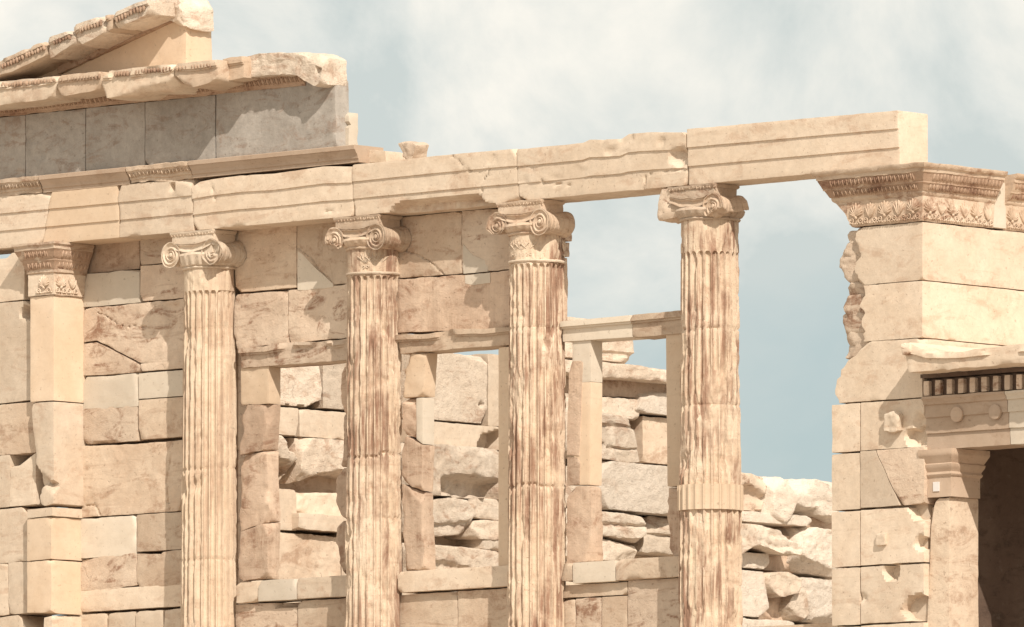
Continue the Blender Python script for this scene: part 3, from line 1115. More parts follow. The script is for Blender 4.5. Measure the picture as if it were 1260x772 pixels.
    boxm(cap, (X0 - cxo, yf + .020, zv - .01), (X0 + cxo, yb - .020, zcap - .04), res=.03, rough=.0, r=.003)
    # abacus
    sweep(cap, [(X0 - hw, yb), (X0 - hw, yf), (X0 + hw, yf), (X0 + hw, yb), (X0 - hw, yb)],
          [(-.25, zcap - .060), (-.040, zcap - .060), (-.034, zcap - .050), (-.012, zcap - .03), (-.004, zcap - .018), (-.004, zcap), (-.25, zcap)])
    cap.rough(.004 + .004 * erosion, 11, seed + 40)
    co = cap.build('capital', MAT[capmat], root)
    # egg row on the abacus edge
    m = M()
    egg_row(m, (X0 - hw, yf), (X0 + hw, yf), (0, -1), zcap - .052, zcap - .018, -.034, -.008, .042)
    m.rough(.006, 18, seed).build('abacus_carving', MAT[capmat], co)
    # echinus with its ring
    m = M()
    ze = zcap - .225

    def ew(t, rad, z, j):
        return rad + (.008 * np.cos(t * 22) if j in (2, 3) else 0)
    lathe(m, X0, YC, [(rt - .05, zt - .02), (rt + .004, zt - .004), (rt + .03, zt + .012), (rt + .05, (zt + ze) / 2), (rt + .062, ze - .02), (rt + .05, ze), (rt + .045, ze + .004), (rt - .05, ze + .03)], 132, ew)
    lathe(m, X0, YC, [(rt - .03, zt - .03), (rt + .012, zt - .027), (rt + .022, zt - .014), (rt + .012, zt - .001), (rt - .03, zt + .003)], 96)
    m.rough(.004, 12, seed + 3).build('echinus', MAT[capmat], co)
    for sx, ok in ((-1, left_ok), (1, right_ok)):
        cx = X0 + sx * cxo
        m = M()
        if ok == 'gone':
            t = [(back((cx - .13, yf, zcap - .0))), back((cx + .15, yf, zcap - .0))]
            b = [back((cx - .20, yf + .02, zv - Rv * .72)), back((cx + .12, yf + .02, zv - Rv * .60))]
            stone(m, ('y', yf + .02), t, b, yb - yf - .02, r=.03, chip=.06, rough=.006, big=.014, bs=5)
            m.build('broken_volute', MAT['stained'], co)
            continue
        nr, na = 34, 84
        aa = np.arange(na) / na * 2 * math.pi
        for yy, sg in sides:
            Vv = [(cx, yy + sg * .012, zv)]
            for i in range(1, nr + 1):
                q = i / nr
                rad = Rv * q
                tt = math.log(1 / q) / math.log(1 / .56)
                phs = (tt + (aa * sx / (2 * math.pi)) - .25 * sx) % 1.0
                dpt = np.where(q > .17, .020 * np.clip(np.sin(math.pi * np.clip((phs - .14) / .86, 0, 1)), 0, 1) ** .8 - .004, -.012 * math.sqrt(max(0, 1 - (q / .17) ** 2)))
                if q > .93:
                    dpt = np.full(na, -.003)
                if ok == 'worn':
                    msk = sstep(-.1, .3, fbm(np.stack([cx + rad * np.cos(aa), aa * 0, zv + rad * np.sin(aa)], 1) * 9, seed + 60, 2))
                    dpt = dpt * (1 - msk) + (.022 + .012 * msk) * msk
                for k2 in range(na):
                    Vv.append((cx + rad * math.cos(aa[k2]), yy - sg * dpt[k2], zv + rad * math.sin(aa[k2])))
            ff, tri = [], []
            for i in range(nr - 1):
                for k2 in range(na):
                    k3 = (k2 + 1) % na
                    ff.append([1 + i * na + k2, 1 + (i + 1) * na + k2, 1 + (i + 1) * na + k3, 1 + i * na + k3])
            for k2 in range(na):
                tri.append([0, 1 + k2, 1 + (k2 + 1) % na])
            if sg < 0:
                m.add(Vv, ff)
                m.add(Vv[:na + 1], tri)
            else:
                m.add(Vv, [q_[::-1] for q_ in ff])
                m.add(Vv[:na + 1], [q_[::-1] for q_ in tri])
        # bolster: a waisted roll with ribs
        ny = 40
        Vv = []
        for j in range(ny + 1):
            w = j / ny * 2 - 1
            rad = Rv * (.74 + .26 * abs(w) ** 1.6) - .008 * (abs(math.sin(w * 9)) < .35 and abs(w) < .9)
            for k2 in range(56):
                an = k2 / 56 * 2 * math.pi
                Vv.append((cx + rad * math.cos(an), ym + w * yh, zv + rad * math.sin(an)))
        gg = np.arange(len(Vv)).reshape(ny + 1, 56)
        g3 = np.roll(gg, -1, 1)
        m.add(Vv, np.stack([gg[:-1], gg[1:], g3[1:], g3[:-1]], -1).reshape(-1, 4))
        m.rough(.004 if ok is True else .008, 12, seed + 50 + sx)
        if ok == 'cut':              # lower part of the scroll broken off
            v_ = m.verts()
            lim = zv - .30 * Rv + .05 * fbm(v_ * 7, seed + 70, 3) + .10 * (v_[:, 0] - cx) * sx
            v_[:, 2] = np.maximum(v_[:, 2], lim)
            m.v = [v_]
        m.build('volute', MAT[capmat], co)
    return root


column('leftmost fluted column, pale with an evenly restored shaft and plain smooth necking', 257.5, 330, 330, 360, 63, 71,
       [(405, .1), (577, .9), (690, .2)], .05, 11, 'column_pale', 'cream', right_ok='worn')
column('second fluted column from the left, brown streaked with a dark ragged crack at mid height', 460, 306, 306, 342, 64, 71,
       [(563, 1.6), (640, .4)], .27, 23, 'column', 'carved', neck_carved=True, left_ok='cut')
column('fluted column with crisp spiral volutes at the open end of the upper wall', 661, 288, 288, 327, 65, 72,
       [(405, .3), (598, 1.3)], .27, 37, 'column', 'carved', neck_carved=True, left_ok='cut')
column('rightmost fluted column against open sky with broken capital and smooth repair band', 874, 270, 270, 312, 67, 76,
       [(406, .8), (500, .2)], .42, 53, 'column', 'carved', left_ok='gone', right_ok='cut', band=(598, 629))

# ------------------------------------------------------------------ architrave
arch_prof = lambda v: np.where(v > 0.667, -0.030, np.where(v > 0.333, -0.015, 0.0))
AG = 'architrave blocks across the column tops'


def arch(x0, x1, label, mat, top=None, bot=None, worn=.3, tilt=(0, 0), **k):
    pl = ('y', YA)
    def at(px, z):
        a = P(px, 200, YA)
        return back((a[0], YA, z))
    t = top or [at(x0, zA1), at(x1, zA1)]
    b = bot or [at(x0 - tilt[0], zA0), at(x1 - tilt[1], zA0)]
    m = M()
    kw = dict(res=.022, dres=.04, cuts=5, csize=.05, depth=.50, prof=arch_prof, tcuts=(.333, .667), worn=worn, rough=.0018, rs=7.0)
    kw.update(k)
    stone(m, pl, t, b, **kw)
    return tag(m.build('architrave_block', MAT[mat]), label, 'stone beam', AG)


arch(-70, 66, 'cream architrave block with three bands at the far left edge', 'cream', tilt=(0, 14), worn=.2)
arch(66.4, 147, 'architrave block above the square pillar, under the first smooth brown moulding', 'golden', tilt=(14, 0), worn=.0, chip=.01)
arch(147.4, 238, 'short pitted architrave block with a small square socket, left of the first scroll capital', 'cream', worn=.15, recess=[([(211, 226), (218, 226), (218, 236), (211, 236)], .05, 2)])
arch(238.4, 435, 'long cream architrave block spanning the leftmost pair of columns under the brown moulding', 'cream', worn=.10, cracks=[([(262, 228), (266, 250)], .8), ([(400, 262), (425, 258)], 1.0)],
     top=[(238.4, 226), (262, 221), (300, 216), (340, 214), (400, 205), (435, 205)])
arch(435.4, 638, 'architrave block with its lower front edge broken away in a long scoop', 'cream', worn=.10, cracks=[([(590, 240), (600, 216), (612, 186)], 1.0), ([(560, 192), (575, 208), (600, 214)], .8)],
     top=[(435.4, 203), (560, 190), (638, 183)],
     recess=[([(474, 272), (484, 254), (500, 247), (545, 242), (585, 239), (592, 240), (604, 252), (612, 262), (612, 280), (474, 280)], .17, 4)])
arch(638.4, 846, 'architrave block with chipped uneven top over the open window', 'cream', worn=.28, chip=.07, cracks=[([(792, 238), (794, 214), (846, 208)], .9), ([(665, 221), (672, 226), (700, 228)], 1.2)],
     top=[(638.4, 184), (690, 179), (720, 176), (728, 172), (745, 172), (766, 171), (775, 165), (800, 163), (842, 163), (846, 167)],
     pit=[(838, 194, 13, .05)], rough=.003)
arch(847.5, 1107, 'smooth newer architrave beam with sharp bands projecting to the corner pier', 'cream', worn=0, chip=.012, rough=.0015, depth=.41,
     top=[(847.5, 159), (1107, 136)])

# ------------------------------------------------------------------ crown moulding above the architrave
zM0 = P(238, 219, YA - .05)[2]
zM1 = P(238, 197, YA - .13)[2]


def moulding(x0, x1, label, mat, wear, ornament):
    m = M()
    xa, xb = P(x0, 210, YA - .06)[0], P(x1, 210, YA - .06)[0]
    h = zM1 - zM0
    y = YA - .03
    sweep(m, [(xa, y), (xb, y)], [(-.35, zM0), (.002, zM0), (.004, zM0 + .20 * h), (.016, zM0 + .23 * h), (.018, zM0 + .36 * h), (.028, zM0 + .48 * h), (.054, zM0 + .66 * h),
                                  (.057, zM0 + .72 * h), (.070, zM0 + .74 * h), (.072, zM0 + .97 * h), (.066, zM1), (-.35, zM1)])
    if ornament:
        egg_row(m, (xa, y), (xb, y), (0, -1), zM0 + .37 * h, zM0 + .66 * h, .020, .056, .05)
    m.rough(wear, 8, int(x0) + 100, 3)
    return tag(m.build('moulding', MAT[mat]), label, 'moulding', 'moulding pieces above the architrave')


moulding(-70, 50, 'carved and weathered moulding length at the far left edge', 'carved', .012, True)
moulding(51, 157, 'smooth brown moulding length below the grey slabs, shorter one near the pillar', 'mould', .001, False)
moulding(158, 234, 'crumbled pale moulding length between two smooth brown ones', 'carved', .016, True)
moulding(235, 439, 'long smooth brown moulding length ending at the open right end of the frieze', 'mould', .001, False)
m = M()
stone(m, ('y', YA + .12), [(428, 182), (473, 186)], [(428, 203), (473, 199)], .35, chip=.03)
tag(m.build('stone_block', MAT['cream']), 'low pale block lying behind the right end of the brown moulding', 'stone')

# ------------------------------------------------------------------ grey frieze slabs
YF = YA - .01
FG = 'grey frieze slabs in a row'
for x0, x1, lab, kw in ((-70, 31, 'dark grey frieze slab at the far left edge, patched with a brown stain', {}),
                        (31.4, 105, 'grey frieze slab with a brown chipped scar, second from the left', dict(pit=[(50, 190, 10, .02), (38, 172, 9, .012)])),
                        (105.5, 178, 'narrow plain grey frieze slab shaded by the cornice', {}),
                        (178.5, 264.5, 'plain grey frieze slab with a dark gap at its right joint', dict(chip=.03))):
    m = M()
    za, zb_ = P(179, 126, YF)[2], zM1 + .002
    t = [back((P(x, 160, YF)[0], YF, za)) for x in (x0, x1)]
    b = [back((P(x, 160, YF)[0], YF, zb_)) for x in (x0, x1)]
    stone(m, ('y', YF), t, b, .2, **{**dict(chip=.012, rough=.002, r=.006), **kw})
    tag(m.build('frieze_slab', MAT['grey']), lab, 'stone slab', FG)
m = M()
t = [(265.5, 106), (340, 98), (385, 95), (412, 97)]
b = [back((P(265.5, 200, YF)[0], YF, zb_)), back((P(414, 185, YF)[0], YF, zb_))]
stone(m, ('y', YF), t, b, .2, r=.012, chip=.07, rough=.005, pit=[(414, 190, 7, .05)])
tag(m.build('frieze_slab', MAT['grey']), 'sunlit broad grey frieze slab with a ragged broken right end', 'stone slab', FG)
m = M()
stone(m, ('y', YF + .13), [(419, 139), (429, 138)], [(419, 185), (429, 184)], .14, chip=.02, recess=[([(417, 151), (431, 150), (431, 156), (417, 157)], .03, 2)])
tag(m.build('stone_block', MAT['pale']), 'small upright pale block with a slot behind the broken end of the frieze', 'stone')

# ------------------------------------------------------------------ horizontal cornice
YG = YA - .46
CG = 'cornice blocks over the grey frieze'
cprof = lambda v: np.where(v > 0.72, -0.03, np.where(v > 0.64, -0.015, 0.0))


def cornice(top, bot, label, y=YG, mat='cream', depth=.68, **k):
    m = M()
    kw = dict(res=.024, chip=.05, rough=.004, prof=cprof, tcuts=(.64, .72), worn=.4, dres=.05, cuts=4, csize=.09)
    kw.update(k)
    stone(m, ('y', y), top, bot, depth, **kw)
    return tag(m.build('cornice_block', MAT[mat]), label, 'stone block', CG)


cornice([(-75, 108), (70, 93.5)], [(-75, 137), (6, 129), (40, 125), (66, 121), (70, 114)], 'cornice block at the left edge, lowest chipped lip, below the gable slope')
cornice([(70.6, 93.4), (124.6, 88)], [(70.6, 114), (75, 119), (105, 114), (124.6, 110)], 'short cornice block with a carved brown rim and a V notch at its left', mat='warm')
cornice([(125.2, 88), (214, 79)], [(125.2, 121), (160, 118.5), (172, 113), (205, 112), (214, 103)], 'broad pale cornice block beneath the lit gable wall, with a dark stain streak', worn=.5)
cornice([(214.6, 79), (268, 73.5)], [(214.6, 101), (222, 105), (238, 108), (268, 100)], 'cornice block with a diagonal broken edge right of the gable end', mat='warm')
cornice([(268.5, 75), (284, 71), (300, 69)], [(268.5, 100), (284, 99), (300, 96)], 'small cornice block between the broken one and the big rough end block', y=YG + .16, mat='warm', depth=.5)
cornice([(292, 72), (310, 68), (335, 65), (370, 64), (388, 65), (396, 71)], [(292, 97), (345, 92), (366, 92), (374, 101), (388, 106), (396, 103)],
        'massive rough cornice block at the open right end, with a small dark socket', y=YF - .19, mat='boulder', depth=.36, worn=1.0, chip=.07, rough=.008, prof=None, big=.012, bs=4,
        pit=[(391, 86, 4, .05)])
def rim(blk, y, pts, d0, d1, pitch=.043, skip=.12, seed=0):
    rng = random.Random(seed)
    m = M()
    for (xa_, ya_), (xb_, yb_) in zip(pts[:-1], pts[1:]):
        a, b = P(xa_, ya_, y), P(xb_, yb_, y)
        L = np.linalg.norm(b - a)
        u = (b - a) / L
        n = np.array([0, -1., 0])
        v = np.cross(u, n) * -1
        if v[2] < 0:
            v = -v
        for i in range(int(L / pitch)):
            ws = .45 if rng.random() < skip else 1.0       # worn almost flat here and there
            c = a + u * (i + .5) * pitch - v * (d0 + d1) / 2 - n * .004
            ellipsoid(m, c, u, v, n, pitch * .46, (d1 - d0) * .5 * (.5 + .5 * ws), .020 * ws, nu=7, nv=3)
    m.rough(.006, 16, seed)
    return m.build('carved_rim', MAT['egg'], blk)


blk = [o for o in bpy.data.objects if o.name.startswith('cornice_block')]
yr = YG - .02
rim(blk[0], yr, [(-60, 106), (68, 93.5)], .015, .075, skip=.35, seed=1)
rim(blk[1], yr, [(72, 93), (124, 88)], .015, .08, skip=.08, seed=2)
rim(blk[2], yr, [(140, 86.5), (212, 79)], .015, .075, skip=.12, seed=3)
rim(blk[3], yr, [(216, 79), (264, 74)], .015, .075, skip=.1, seed=4)

# bed moulding with its stained egg pattern
m = M()
xa, xb = P(-70, 130, YF - .05)[0], P(372, 100, YF - .05)[0]
z0 = P(179, 126, YF)[2] + .003
sweep(m, [(xa, YF), (xb, YF)], [(-.2, z0), (.012, z0), (.015, z0 + .02), (.03, z0 + .03), (.07, z0 + .095), (.075, z0 + .12), (.09, z0 + .125), (.09, z0 + .19), (-.2, z0 + .19)])
egg_row(m, (xa, YF), (xb, YF), (0, -1), z0 + .03, z0 + .098, .036, .078, .062)
m.rough(.006, 9, 6)
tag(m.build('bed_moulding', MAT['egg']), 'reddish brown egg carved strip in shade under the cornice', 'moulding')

# ------------------------------------------------------------------ gable: raking cornice and tympanum
RG = 'sloping cornice blocks of the broken gable'


def raking(top, bot, label, mat='boulder', y=YG, **k):
    m = M()
    kw = dict(res=.024, chip=.06, rough=.005, prof=cprof, tcuts=(.64, .72), worn=.4, dres=.05, cuts=5, csize=.10)
    kw.update(k)
    stone(m, ('y', y), top, bot, kw.pop('depth', .62), **kw)
    return tag(m.build('cornice_block', MAT[mat]), label, 'stone block', RG)


raking([(-75, 112), (-20, 85), (0, 76), (30, 62), (58, 50)], [(-75, 128), (-20, 102), (0, 93), (15, 88), (58, 68)], 'lowest sloping gable block at the left edge, its face worn to brown', 'warm', chip=.1)
raking([(59, 49), (62, 46), (90, 37)], [(61, 72), (66, 70), (85, 57), (96, 53)], 'sloping gable block second from the left edge, pale with an angular chip')
raking([(91.5, 34), (96, 30), (129, 19)], [(97, 57), (110, 51), (131, 40)], 'sloping gable block with clear carved notches along its top rim')
raking([(129.5, 20), (136, 17.5)], [(131.5, 40), (140, 35)], 'narrow wedge between two sloping gable blocks', 'warm', worn=1)
raking([(137, 20), (163, 6), (184, 0)], [(141, 35), (160, 28), (184, 17)], 'highest sloping gable block just below the broken peak')
raking([(176, 4), (200, -4), (216, -4), (226, 5)], [(176, 21), (200, 22), (226, 36)], 'rough broken peak at the top of the gable', 'boulder', y=YF - .10, depth=.44, prof=None, chip=.12, r=.03, rough=.01, big=.02, bs=4)
blk = [o for o in bpy.data.objects if o.get('group') == RG]
rim(blk[0], yr, [(0, 77), (30, 63), (56, 52)], .02, .08, skip=.35, seed=5)
rim(blk[1], yr, [(64, 47), (89, 38)], .02, .08, skip=.3, seed=6)
rim(blk[2], yr, [(96, 31), (128, 20)], .02, .09, skip=.05, seed=7)
rim(blk[4], yr, [(140, 19), (163, 7), (180, 2)], .02, .09, skip=.1, seed=8)

# tympanum
m = M()
YT = YF
zb_ = P(150, 84, YG)[2]
xe = P(229, 60, YT)[0]
pb = back((xe, YT, zb_))
pa = back((P(30, 90, YT)[0], YT, zb_ - .01))
stone(m, ('y', YT), [(pa[0], pa[1] - 4), (90, 71), (150, 44), (205, 21), (214, 12), (pb[0], 12)], [pa, pb], .38, chip=.05, rough=.003, r=.02)
ty = m.build('gable_wall', MAT['golden'])
tag(ty, 'smooth golden triangular gable wall with a broken right end', 'gable')
m = M()
stone(m, ('y', YT - .05), [(70, 82), (206, 21)], [(70, 92), (210, 27)], .09, chip=.02, rough=.003)
m.build('moulding', MAT['egg'], ty)

# small stone left on top of the architrave
m = M()
t, b = [(489, 176), (497, 173), (509, 174), (512, 177)], [(497, 196), (503, 196), (506, 195)]
stone(m, ('y', YA + .05), t, b, .20, res=.016, r=.008, chip=.06, rough=.006, rs=14, big=.014, bs=6)
tag(m.build('loose_stone', MAT['stained']), 'small loose stone lying on top of the architrave against the sky', 'stone')

# ------------------------------------------------------------------ corner pier
pier = thing('corner_pier', 'tall corner pier of smooth ashlar with a richly carved band capital', 'pier', (XAR - .4, YN + 1, GZ))
pk = dict(plane=('y', YN), root=pier, name='pier_block', dres=.05)
wp([(1050, 281), (1135, 273)], [(1051, 352), (1135, 344.5)], 'cream', depth=3.4, chip=.03, r=.005, rough=.0015, ragged=.12, res=.024, **pk)
wp([(1054, 352), (1135, 345.5)], [(1060, 421), (1135, 415.5)], 'cream', depth=3.4, chip=.03, r=.005, rough=.0015, ragged=.12, res=.024, **pk)
wp([(1024, 423.5), (1135, 416.5)], [(1024, 497), (1135, 489)], 'cream', depth=1.6, chip=.03, r=.006, res=.02, left=[(0, 0), (.40, 0), (.43, .05), (.56, .09), (.60, .15), (.72, .20), (.78, .28), (1, .37)], ragged=.05, cuts=3, csize=.06, **pk)
rows = [(498, 558), (559, 629), (630, 699), (700, 771), (772, 842)]
for i, (yt, yb) in enumerate(rows):
    wb(1023, 1058, yt, yb, 'cream', depth=1.0, chip=.012, r=.004, **pk)
    if i == 1:
        wp([(1058.5, 555.5), (1077, 554)], [(1058.5, 625.5), (1107, 622)], 'cream', depth=1.0, chip=.01, r=.004, **pk)
        wp([(1078, 554), (1137, 549.5)], [(1108, 622), (1137, 619.8)], 'stained', depth=1.0, chip=.02, r=.004, **pk)
    else:
        pits, rec = [], []
        if i == 0:
            pits = [(1134, 520, 12, .06), (1128, 540, 14, .09), (1122, 533, 5, .04)]
        if i == 2:
            rec = [([(1112, 618), (1142, 616), (1142, 642), (1124, 640)], .16, 5)]
            pits = [(1134, 668, 11, .16)]
        if i == 3:
            pits = [(1096, 704, 12, .10), (1131, 748, 19, .22), (1062, 735, 6, .02)]
        wb(1058.5, 1137, yt - 2.5, yb - 2.5, 'cream', depth=1.0, chip=.012, r=.004, rough=.003, res=.022, recess=rec, pit=pits, **pk)
m = M()
stone(m, ('y', YN - .07), [(1087, 509), (1096, 507), (1106, 507.5)], [(1087, 531), (1096, 532), (1105, 530)], .08, res=.012, r=.02, chip=.03, rough=.012, rs=14)
m.build('boss', MAT['cream'], pier)
m = M()
stone(m, ('y', YN - .035), [(1077, 657), (1089, 656)], [(1077, 672), (1089, 671)], .05, res=.01, r=.006, chip=.01, rough=.004, rs=20)
m.build('boss', MAT['cream'], pier)
# broken stump of the lost wall, one ragged mass down the pier's left side
m = M()
for t, b, d in (([(1044, 284), (1066, 282)], [(1046, 303), (1068, 300)], .26),
                ([(1043, 297), (1066, 296)], [(1036, 316), (1066, 314)], .34),
                ([(1035, 308), (1066, 305)], [(1034, 331), (1066, 330)], .36),
                ([(1037, 326), (1066, 325)], [(1043, 350), (1066, 348)], .34),
                ([(1045, 345), (1066, 344)], [(1043, 368), (1066, 366)], .30),
                ([(1042, 363), (1068, 361)], [(1035, 390), (1070, 388)], .36),
                ([(1035, 385), (1070, 383)], [(1038, 412), (1074, 409)], .38),
                ([(1038, 407), (1072, 404)], [(1044, 426), (1076, 424)], .34),
                ([(1046, 420), (1076, 418)], [(1040, 442), (1080, 440)], .30)):
    stone(m, ('y', YN + .05), [(t[0][0] - 3, t[0][1]), t[1]], [(b[0][0] - 3, b[0][1]), b[1]], d, res=.018, r=.02, chip=.06, rough=.006, rs=12, big=.007, bs=4.5, cuts=6, csize=.08)
m.build('broken_stump', MAT['stained'], pier)
m = M()
boxm(m, (P(1058, 400, YN)[0], YN + .1, P(1058, 420, YN)[2]), (XAR - .05, 3.3, P(1058, 286, YN)[2]))
boxm(m, (P(1068, 600, YN)[0], YN + .1, GZ), (XAR - .03, 3.3, P(1058, 425, YN)[2]))
m.build('pier_core', MAT['cream'], pier)
m = M()
boxm(m, (P(1023, 600, YN)[0], YN, GZ), (XAR, YN + .5, P(1058, 838, YN)[2]))
m.build('pier_base', MAT['cream'], pier)
# capital
zc0, zc1 = P(1135, 272, YN)[2], P(1135, 200, YN - .15)[2]
hh = zc1 - zc0
XL = P(1031, 280, YN)[0]
yend = 2.9
cap_prof = [(-.3, zc0), (.005, zc0), (.012, zc0 + .03 * hh), (.020, zc0 + .44 * hh), (.035, zc0 + .47 * hh), (.042, zc0 + .50 * hh), (.042, zc0 + .53 * hh),
            (.05, zc0 + .54 * hh), (.085, zc0 + .66 * hh), (.095, zc0 + .665 * hh), (.095, zc0 + .69 * hh), (.10, zc0 + .70 * hh), (.135, zc0 + .84 * hh),
            (.145, zc0 + .845 * hh), (.15, zc0 + .91 * hh), (.17, zc0 + .925 * hh), (.185, zc0 + .975 * hh), (.185, zc1), (-.3, zc1)]
m = M()
ysouth = YN + 1.02
sweep(m, [(XL, YN + .5), (XL, YN), (XAR, YN), (XAR, ysouth)], cap_prof)
xb0, xb1 = P(1049, 270, YN)[0], P(1026, 240, YN)[0]
brk = lambda z: np.interp((z - zc0) / hh, [0, .25, .55, .8, 1.0], [xb0, xb0 - .08, xb1 - .05, xb1 - .3, xb1 - .5])
m.rough(.005, 10, 8).keep_right(brk, 3)
cp = m.build('capital', MAT['carved'], pier)
m = M()
pr2 = [(o if i not in (0, len(cap_prof) - 1) else -.3, z - .006) for i, (o, z) in enumerate(cap_prof)]
sweep(m, [(XAR, ysouth + .16), (XAR, yend)], [(o - .012 if o > 0 else o, z) for o, z in pr2])
m.rough(.010, 7, 18)
m.build('capital_fragment', MAT['carved'], cp)
m = M()
boxm(m, (XAR - .3, ysouth - .02, zc0 + .01), (XAR + .015, ysouth + .18, zc0 + .84 * hh), res=.03)
m.build('repair_patch', MAT['pale'], cp)
corner = [(XL, YN + .4), (XL, YN), (XAR, YN), (XAR, ysouth - .004)]
frag = [(XAR, ysouth + .17), (XAR, yend - .01)]
for plan, segs, sh in ((corner, (((XL, YN), (XAR, YN), (0, -1)), ((XAR, YN), (XAR, ysouth - .02), (1, 0))), 0.0),
                       (frag, (((XAR, ysouth + .19), (XAR, ysouth + 1.5), (1, 0)),), -.012)):
    cpr = [(o + (sh if o > 0 else 0), z) for o, z in cap_prof]
    m = M()
    sweep(m, plan, slice_prof(cpr, zc0 + .54 * hh, zc0 + .84 * hh, .004))
    for a, b, n in segs:
        egg_row(m, a, b, n, zc0 + .545 * hh, zc0 + .66 * hh, .056 + sh, .091 + sh, .05)
        egg_row(m, a, b, n, zc0 + .705 * hh, zc0 + .835 * hh, .106 + sh, .141 + sh, .05)
    m.rough(.003, 20, 9)
    if not sh:
        m.keep_right(brk, 3)
    m.build('egg_moulding', MAT['egg'], cp)
    m = M()
    pl2 = plan if sh else [(P(1044, 270, YN)[0], YN), (XAR, YN), (XAR, ysouth - .15)]
    sweep(m, pl2, slice_prof(cpr, zc0 + .008 * hh, zc0 + .44 * hh, .004))
    for a, b, n in segs:
        a2 = (max(a[0], P(1047, 270, YN)[0]), a[1])
        anthemion(m, a2, b, n, zc0 + .012, zc0 + .46 * hh, .014 + sh, seed=4)
    m.rough(.004, 14, 10)
    if not sh:
        m.keep_right(brk, 3)
    m.build('carved_band', MAT['carved'], cp)

# ------------------------------------------------------------------ porch at the lower right
YP = YN + .05
XPA = XAR + .30
porch = thing('porch', 'flat roofed stone porch with dentils and round bosses beside the corner pier', 'porch', (XAR + 1.4, YP + 2.2, GZ))
xr = XAR + 3.1
YR = YP - .33
# roof slab
zr0, zr1 = P(1118, 458, YR)[2], P(1139, 430, YR)[2]
xl = P(1113, 445, YR)[0]
m = M()
t = [(1111, 424), (1120, 421), (1139, 430), (1176, 433), (1222, 427), (1262, 422), (1400, 412)]
b = [(1117, 459), (1262, 447.5), (1400, 437)]
stone(m, ('y', YR), t, b, 4.6, res=.03, dres=.15, r=.012, chip=.05, rough=.006, prof=lambda v: np.where(v > .60, -.025, 0.0), tcuts=(.60,), worn=.6)
roof = m.build('roof', MAT['cream'], porch)
m = M()
stone(m, ('y', YR - .05), [(1108, 422), (1118, 421)], [(1110, 437), (1120, 436)], .12, res=.012, r=.012, chip=.02, rough=.004)
m.build('spout', MAT['stained'], roof)
# soffit course, dentils, architrave
zd1, zd0 = P(1139, 466, YP)[2], P(1139, 489, YP)[2]
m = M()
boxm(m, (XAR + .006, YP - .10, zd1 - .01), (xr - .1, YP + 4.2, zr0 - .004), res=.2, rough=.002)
m.build('soffit', MAT['dark'], porch)  # shade under the roof edge is in the dark colour
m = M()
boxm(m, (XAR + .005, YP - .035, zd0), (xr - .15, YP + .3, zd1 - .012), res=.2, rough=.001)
m.build('dentil_ground', MAT['dark'], porch)  # dark backing paints the shade in the gaps between dentils
x = XAR + .03
while x < xr - .3:
    m = M()
    boxm(m, (x, YP - .080, zd0 + .004), (x + .070, YP - .03, zd1 - .03), res=.03, rough=.003, r=.008)
    m.build('dentil', MAT['stained'], porch)
    x += .142
za0 = P(1140, 554, YP)[2]
za1 = zd0
xj = P(1243, 520, YP)[0]
ap = [(-.40, za0), (0, za0), (0, za0 + .30 * (za1 - za0)), (.018, za0 + .305 * (za1 - za0)), (.018, za0 + .60 * (za1 - za0)), (.036, za0 + .605 * (za1 - za0)),
      (.036, za0 + .83 * (za1 - za0)), (.055, za0 + .845 * (za1 - za0)), (.06, za0 + .90 * (za1 - za0)), (.085, za0 + .95 * (za1 - za0)), (.085, za1 - .003), (-.40, za1 - .003)]
m = M()
sweep(m, [(XAR + .012, YP), (xj - .004, YP)], ap)
ar = m.rough(.003, 6, 5).build('architrave', MAT['mould'], porch)
m = M()
sweep(m, [(xj + .004, YP), (xr - .2, YP), (xr - .2, YP + 4.0)], ap)
m.rough(.003, 6, 7).build('architrave', MAT['pale'], porch)
for px, py in ((1178, 510), (1225, 507)):
    m = M()
    c = P(px, py, YP - .036)
    n = np.array([0, -1., 0])
    th = np.arange(28) / 28 * 2 * math.pi
    V = []
    for rad, o in ((.072, -.01), (.072, .016), (.066, .020), (.03, .020), (.001, .020)):
        V.append(np.column_stack([c[0] + rad * np.cos(th), np.full(28, c[1] - o), c[2] + rad * np.sin(th)]))
    gg = np.arange(5 * 28).reshape(5, 28)
    g3 = np.roll(gg, -1, 1)
    m.add(np.concatenate(V), np.stack([gg[:-1], g3[:-1], g3[1:], gg[1:]], -1).reshape(-1, 4))
    m.build('round_boss', MAT['mould'], ar)
# the porch's own pillar
zk1, zk0 = za0 - .003, P(1168, 611, YP)[2]
hh = zk1 - zk0
m = M()
sweep(m, [(XAR + .012, YP + .42), (XAR + .012, YP), (XPA, YP), (XPA, YP + .42), (XAR + .012, YP + .42)],
      [(-.08, zk0), (0, zk0), (0, zk0 + .42 * hh), (.012, zk0 + .44 * hh), (.018, zk0 + .48 * hh), (.008, zk0 + .53 * hh), (.012, zk0 + .55 * hh), (.034, zk0 + .64 * hh), (.036, zk0 + .69 * hh),
       (.026, zk0 + .71 * hh), (.055, zk0 + .84 * hh), (.06, zk0 + .86 * hh), (.066, zk0 + .89 * hh), (.066, zk1), (-.08, zk1)])
pcap = m.rough(.002, 8, 3).build('pillar_capital', MAT['mould'], porch)
m = M()
c = P(1152, 599, YP - .008)
boxm(m, (c[0] - .04, YP - .010, c[2] - .045), (c[0] + .035, YP + .01, c[2] + .045), res=.03, rough=0, r=.002)
m.build('white_tag', MAT['tag'], pcap)
m = M()
stone(m, ('y', YP + .02), [(1146, 640), (1150, 618), (1156, 613), (1168, 611.5)], [(1138, 850), (1168, 848)], .42, dres=.03, r=.004, chip=.02, rough=.002, res=.02, csize=.06)
m.build('pillar_shaft', MAT['warm'], porch)
